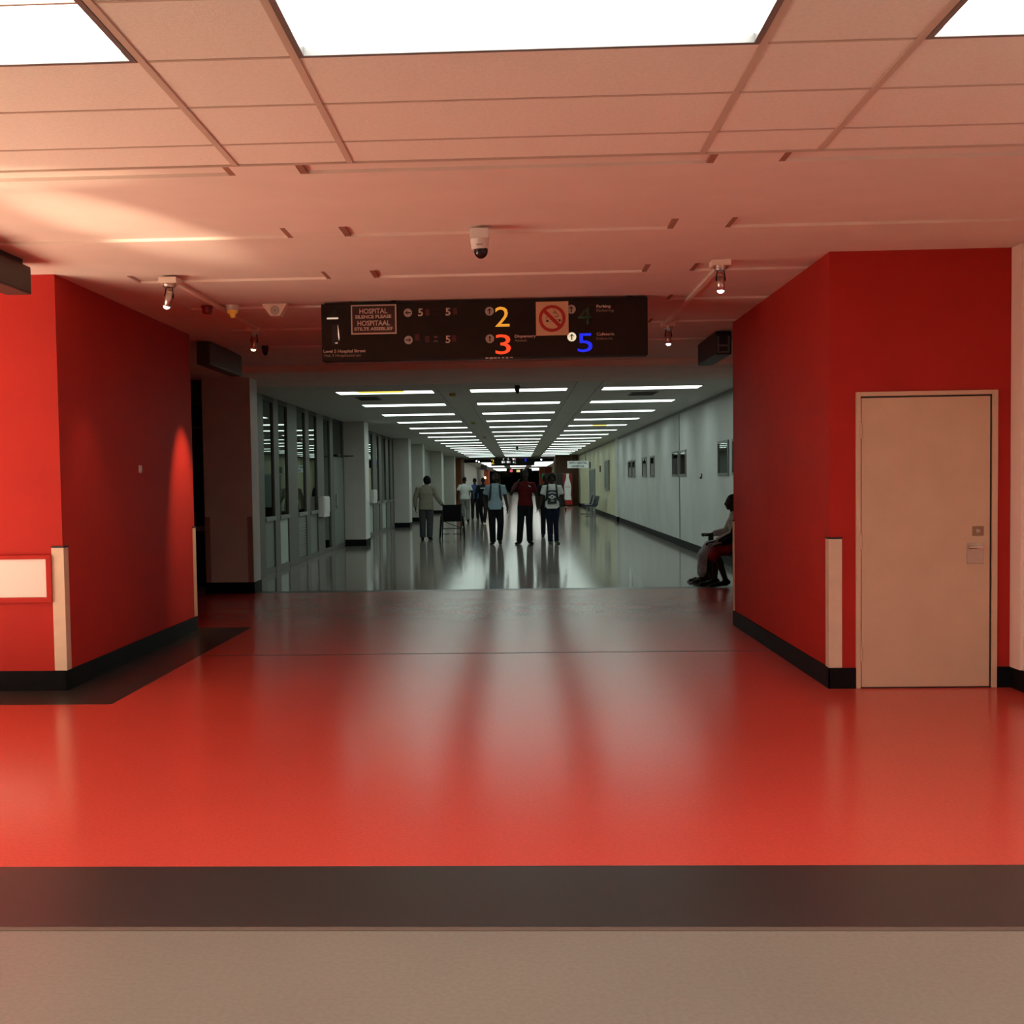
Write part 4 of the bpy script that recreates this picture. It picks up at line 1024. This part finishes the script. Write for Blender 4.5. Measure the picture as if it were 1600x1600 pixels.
m_ltblue = cloth('light blue shirt cotton', (.27, .36, .42)); m_redsh = cloth('red shirt cotton', (.085, .007, .008)); m_whitesh = cloth('white shirt cotton', (.60, .62, .60))
m_dkred = cloth('dark red cotton', (.06, .008, .01)); m_blkp = cloth('black trouser cloth', (.009, .009, .011)); m_jean = cloth('dark blue denim', (.009, .013, .028))
m_tan = cloth('tan jacket cloth', (.24, .215, .17)); m_gtr = cloth('grey trouser cloth', (.060, .064, .066)); m_ltgr = cloth('light grey trouser cloth', (.20, .205, .19))
m_blkj = cloth('black jacket cloth', (.008, .009, .012)); m_bluej = cloth('blue top cloth', (.05, .09, .22)); m_bagc = mat('black bag webbing', (.006, .006, .007), .7)
m_gskirt = cloth('mottled grey cloth', (.34, .38, .42), .4); m_blouse = cloth('pale grey blouse', (.44, .43, .40), .15); m_rskirt = cloth('red patterned cloth', (.20, .010, .014), .4)

# man in light blue shirt, walking towards us
person('person in light blue T-shirt with black backpack straps walking towards us', (-.535, 27.85, 0), 0,
       dict(knR=(-.085, -.02, .47), anR=(-.075, .0, .085), toeR=(-.115, -.16, .028), knL=(.115, -.03, .50), anL=(.085, .16, .13), toeL=(.105, .02, .03),
            elR=(-.265, .07, 1.11), wrR=(-.235, -.01, .88), elL=(.245, .02, 1.10), wrL=(.285, -.05, .87), pnR=(.9, .2, 0), pnL=(-.9, .2, 0), tilt=.05),
       m_ltblue, m_blkp, H=1.68, hair='short', bag=m_bagc, build=1.04, leg_w=1.15, top_hem=.84)
# man in red shirt, hand at his ear
rb, P, R, V = person('person in dark red shirt with one hand raised to the ear walking towards us', (.165, 27.95, 0), 0,
       dict(knR=(-.115, -.03, .47), anR=(-.145, -.02, .085), toeR=(-.215, -.15, .028), knL=(.085, .0, .48), anL=(.095, .0, .085), toeL=(.145, -.15, .028),
            shR=(-.19, .0, 1.375), elR=(-.335, -.13, 1.16), wrR=(-.17, -.12, 1.40), hdR=(.45, .25, 1), pnR=(.8, .3, -.2),
            elL=(.265, .05, 1.10), wrL=(.275, -.02, .86), tilt=.06, curl=.6),
       m_redsh, m_blkp, H=1.74, hair='short', leg_w=1.12, top_hem=.88)
b = NB(); bx(b, -.098, -.086, -.06, .0, 1.53, 1.66, .004); link_me = obj('phone', b, m_boxblk, rb, world=False)
b = NB(); stroke(b, [(.075, 1.345), (.10, 1.335), (.125, 1.315)], .008, -.146, -.138); obj('chest_mark', b, m_whitesh, rb, world=False)
# woman in white printed shirt
wb_, P, R, V = person('person in white T-shirt with a black square print and dark jeans walking towards us', (.79, 27.8, 0), 0,
       dict(knR=(-.07, -.02, .47), anR=(-.060, -.05, .085), toeR=(-.065, -.21, .028), knL=(.085, .0, .48), anL=(.10, .06, .085), toeL=(.145, -.09, .028),
            elR=(-.25, .02, 1.10), wrR=(-.315, -.08, .87), elL=(.265, .05, 1.10), wrL=(.33, .0, .86), tilt=.14, head=(0, -.025, 1.58)),
       m_whitesh, m_jean, mat('grey brown shoe', (.04, .035, .03), .5), H=1.65, hair='full', bag=m_bagc, leg_w=.86, top_hem=.86)
m_prt = mat('black shirt print', (.012, .014, .020), .7); m_prw = mat('white shirt print', (.5, .53, .55), .7)
pr = obj('shirt_print', bx(NB(), -.112, .108, -.158, -.126, .975, 1.30, .008), m_prt, wb_, world=False)
b = NB(); prism(b, [(-.095, 1.14), (0, 1.20), (.095, 1.14), (0, 1.08)], -.161, -.157); obj('print_diamond', b, m_prw, pr, world=False)
b = NB(); prism(b, [(-.03, 1.14), (0, 1.16), (.03, 1.14), (0, 1.12)], -.163, -.160); obj('print_centre', b, m_prt, pr, world=False)
b = NB(); stroke(b, [(-.085, 1.225), (-.045, 1.245), (0, 1.25), (.045, 1.245), (.085, 1.225)], .014, -.161, -.157); obj('print_arch', b, m_prw, pr, world=False)
b = NB(); bx(b, -.035, .05, -.161, -.157, 1.035, 1.055); obj('print_band', b, m_prw, pr, world=False)
b = NB(); torus(b, (.327, .003, .885), (0.05, .1, 1), .031, .008, 20, 6); obj('bracelet', b, m_guard, wb_, world=False, smooth=True)
# person pushing the wheelchair, seen from behind
tb, P, R, V = person('person in loose tan jacket and grey trousers pushing the wheelchair, seen from behind', (-2.40, 30.75, 0), math.pi,
       dict(shR=(-.20, .01, 1.36), shL=(.20, .01, 1.36), elR=(-.31, -.02, 1.10), wrR=(-.44, -.12, .90), elL=(.29, .0, 1.08), wrL=(.285, -.06, .86),
            hdR=(-.5, -.5, -.6), pnR=(.3, -.6, -.5), yaw=.25, tilt=.28, head=(-.03, -.045, 1.56), anR=(-.085, .0, .085), anL=(.10, -.02, .085)),
       m_tan, m_gtr, H=1.66, hair='full', sleeve='long', build=1.14, leg_w=1.25, top_hem=.80)
# person in white T-shirt further on, from behind
person('person in white T-shirt and pale grey trousers walking away by the orange wall', (-1.93, 42.9, 0), math.pi,
       dict(elL=(.27, .04, 1.11), wrL=(.285, -.03, .86), elR=(-.27, .05, 1.10), wrR=(-.30, -.02, .86), anR=(-.11, .18, .13), toeR=(-.12, .05, .03), anL=(.08, -.1, .085), toeL=(.09, -.25, .03), head=(.01, -.02, 1.585)),
       m_whitesh, m_ltgr, H=1.66, hair='short', leg_w=1.25, top_hem=.88, vox=.011)
# person in black, half hidden
db, P, R, V = person('person dressed in black walking away, half hidden by the light blue shirt', (-1.24, 42.0, 0), math.pi,
       dict(elL=(.27, .04, 1.10), wrL=(.28, .0, .86), anR=(-.06, .28, .19), knR=(-.085, .05, .48), toeR=(-.06, .20, .06), anL=(.04, -.06, .085), toeL=(.05, -.2, .03)),
       m_blkj, m_blkp, H=1.62, hair='short', sleeve='long', build=1.05, vox=.011)
b = NB(); bx(b, -.10, .10, .118, .130, 1.30, 1.335, .004); obj('back_print', b, m_whitesh, db, world=False)
person('person in blue top half hidden behind the white T-shirt', (-1.70, 46.5, 0), math.pi, {}, m_bluej, m_blkp, H=1.62, hair='short', vox=.013)
person('person with dark hair and dark top almost hidden behind the printed white T-shirt', (.755, 31.5, 0), 0, {}, m_blkj, m_blkp, H=1.66, hair='full', sleeve='long', vox=.012)

# two seated people at the right, on a bench against the corridor wall; they face -x
m_wood = mat('dark stained bench wood', (.012, .008, .007), .45)
bn = thing('waiting_bench', 'dark waiting bench with wide armrest against the right corridor wall', 'bench', (3.1, 16.9, 0))
obj('seat', box(2.86, 3.38, 15.5, 17.36, .40, .45, .012), m_wood, bn)
obj('backrest', box(3.38, 3.44, 15.5, 17.36, .55, .95, .012), m_wood, bn)
obj('armrest', box(2.66, 3.42, 17.30, 17.40, .645, .69, .010), m_wood, bn)
for x in (2.76, 3.36): obj('leg', box(x, x+.07, 17.31, 17.39, 0, .65, .006), m_wood, bn)
for x in (2.80, 3.36): obj('leg', box(x, x+.07, 15.55, 15.63, 0, .40, .006), m_wood, bn)
SEAT = dict(pel=(0, .02, .55), waist=(0, .03, .68), chest=(0, -.03, .87), neck=(0, -.06, 1.04), head=(0, -.10, 1.195), shR=(-.175, -.03, .985), shL=(.175, -.03, .985),
            hipR=(-.09, -.02, .54), hipL=(.09, -.02, .54), knR=(-.10, -.47, .53), knL=(.10, -.47, .53), anR=(-.10, -.53, .10), anL=(.10, -.50, .10),
            toeR=(-.10, -.72, .03), toeL=(.10, -.69, .03), elR=(-.21, -.13, .73), elL=(.21, -.13, .73), wrR=(-.14, -.36, .62), wrL=(.14, -.36, .62), hdR=(.1, -1, -.1), hdL=(-.1, -1, -.1), pnR=(0, 0, -1), pnL=(0, 0, -1))
J = dict(SEAT); J.update(elR=(-.25, -.14, .76), wrR=(-.28, -.34, .715), hdR=(0, -1, -.06), thR=-1)
def wrap(b, V, xd):
    tube(b, [V('pel')+Vector((0, .03, 0)), V('pel')+Vector((0, -.14, .02)), V('knR').lerp(V('knL'), .5)+Vector((0, .02, .01)), V('knR').lerp(V('knL'), .5)+Vector((0, -.045, -.10)), V('anR').lerp(V('anL'), .5)+Vector((0, -.02, .045))], [(.185, .12), (.20, .11), (.175, .085), (.17, .09), (.15, .085)], 22, xd)
m_skirt_cur[0] = m_gskirt
m_sand = mat('brown sandal leather', (.05, .03, .02), .5)
sb_, P, R, V = person('person in grey blouse and mottled skirt seated with an arm on the bench armrest', (3.13, 17.0, 0), -math.pi/2, J, m_blouse, None, None, H=1.62, hair='short', sleeve='long', skirt=wrap, top_hem=.93, vox=.007)
for s in 'RL':
    b = NB(); an, to = V('an'+s), V('toe'+s); c = an.lerp(to, .55)
    tube(b, [an+Vector((0, .05, -.088)), an.lerp(to, .5)+Vector((0, 0, -.052)), to+Vector((0, -.03, -.018))], [(.040, .010), (.046, .010), (.038, .010)], 10, (1, 0, 0))
    tube(b, [c+Vector((-.05, .02, -.03)), c+Vector((-.03, .0, .012)), c+Vector((.03, 0, .012)), c+Vector((.05, .02, -.03))], [(.012, .006)]*4, 8, (0, 1, 0))
    link('sandal', fuse(b, .006, 1), m_guard if False else m_sand, sb_, world=False, smooth=True)
    b = NB(); tube(b, [c+Vector((-.048, .03, -.02)), c+Vector((-.02, -.02, .016)), c+Vector((.03, -.035, .010))], [(.006, .004)]*3, 8, (0, 1, 0)); obj('sandal_strap', b, m_guard, sb_, world=False)
J = dict(SEAT); J.update(knR=(-.10, -.40, .53), knL=(.10, -.44, .53), anR=(-.09, -.42, .10), anL=(.10, -.30, .10), toeR=(-.09, -.61, .03), toeL=(.10, -.49, .03), head=(0, -.06, 1.195))
def wrap2(b, V, xd):
    tube(b, [V('pel')+Vector((0, .03, 0)), V('pel')+Vector((0, -.14, .02)), V('knR').lerp(V('knL'), .5)+Vector((0, .0, .0)), V('knR').lerp(V('knL'), .5)+Vector((0, -.02, -.10))], [(.185, .12), (.20, .115), (.18, .10), (.165, .10)], 22, xd)
m_skirt_cur[0] = m_rskirt
person('person in red patterned skirt seated on the bench, half behind the red wall', (3.10, 16.35, 0), -math.pi/2, J, m_blkj, None, m_shoe, H=1.62, hair='short', sleeve='long', skirt=wrap2, top_hem=.93, vox=.009)

# ------------------------------------------------------------------ wheelchair, seen from behind
m_tyre = mat('black rubber tyre', (.006, .006, .006), .7, spec=.1); m_vinyl = mat('black vinyl upholstery', (.005, .005, .005), .7, spec=.08); m_cfr = mat('dark chair frame', (.012, .012, .013), .5, spec=.2)
wc = thing('wheelchair', 'folding wheelchair with black back and dark wheels being pushed', 'wheelchair', (-1.745, 30.95, 0))
X, Y_ = -1.745, 30.95
obj('backrest', box(X-.225, X+.225, Y_-.215, Y_-.185, .46, .90, .012), m_vinyl, wc)
obj('seat', box(X-.225, X+.225, Y_-.19, Y_+.22, .46, .50, .012), m_vinyl, wc)
for s in (-1, 1):
    x = X+s*.30
    b = NB(); torus(b, (x, Y_-.05, .305), (1, 0, .06*s), .285, .021, 44, 8); wl_ = obj('wheel', b, m_tyre, wc, smooth=True)
    b = NB(); torus(b, (x+s*.030, Y_-.05, .305), (1, 0, .06*s), .262, .007, 44, 6); obj('hand_rim', b, m_steel, wl_, smooth=True)
    b = NB(); cyl(b, (x-.03, Y_-.05, .305), (x+.03, Y_-.05, .305), .03, n=14)
    for k in range(16):
        a = 2*math.pi*k/16; cyl(b, (x, Y_-.05, .305), (x, Y_-.05+.285*math.cos(a), .305+.285*math.sin(a)), .0032, n=5)
    obj('spokes', b, m_steel, wl_)
    b = NB(); torus(b, (X+s*.24, Y_+.33, .09), (1, 0, 0), .078, .014, 24, 8); cyl(b, (X+s*.24-.012, Y_+.33, .09), (X+s*.24+.012, Y_+.33, .09), .075, n=20); obj('caster', b, m_tyre, wc, smooth=False)
    b = NB(); path(b, [(X+s*.235, Y_-.30, .905), (X+s*.235, Y_-.20, .90), (X+s*.235, Y_-.20, .30), (X+s*.24, Y_+.26, .30), (X+s*.24, Y_+.30, .18)], .013, 8)
    path(b, [(X+s*.235, Y_-.20, .68), (X+s*.25, Y_+.14, .68), (X+s*.25, Y_+.20, .48), (X+s*.24, Y_+.42, .20)], .011, 8); obj('side_frame', b, m_cfr, wc)
    b = NB(); cyl(b, (X+s*.235, Y_-.33, .905), (X+s*.235, Y_-.22, .903), .019, n=12); obj('push_handle', b, m_tyre, wc, smooth=False)
    b = NB(); bx(b, X+s*.255-.025, X+s*.255+.025, Y_-.12, Y_+.14, .685, .715, .008); obj('armrest', b, m_vinyl if s < 0 else m_alu, wc)
    b = NB(); bx(b, X+s*.13-.08, X+s*.13+.08, Y_+.40, Y_+.56, .10, .118, .004); obj('footplate', b, m_cfr, wc)
b = NB(); path(b, [(X-.235, Y_-.05, .27), (X+.235, Y_+.05, .27)], .012, 8); path(b, [(X-.235, Y_+.05, .47), (X+.235, Y_, .28)], .010, 8)
obj('cross_brace', b, m_cfr, wc)
wc.rotation_euler.z = .09
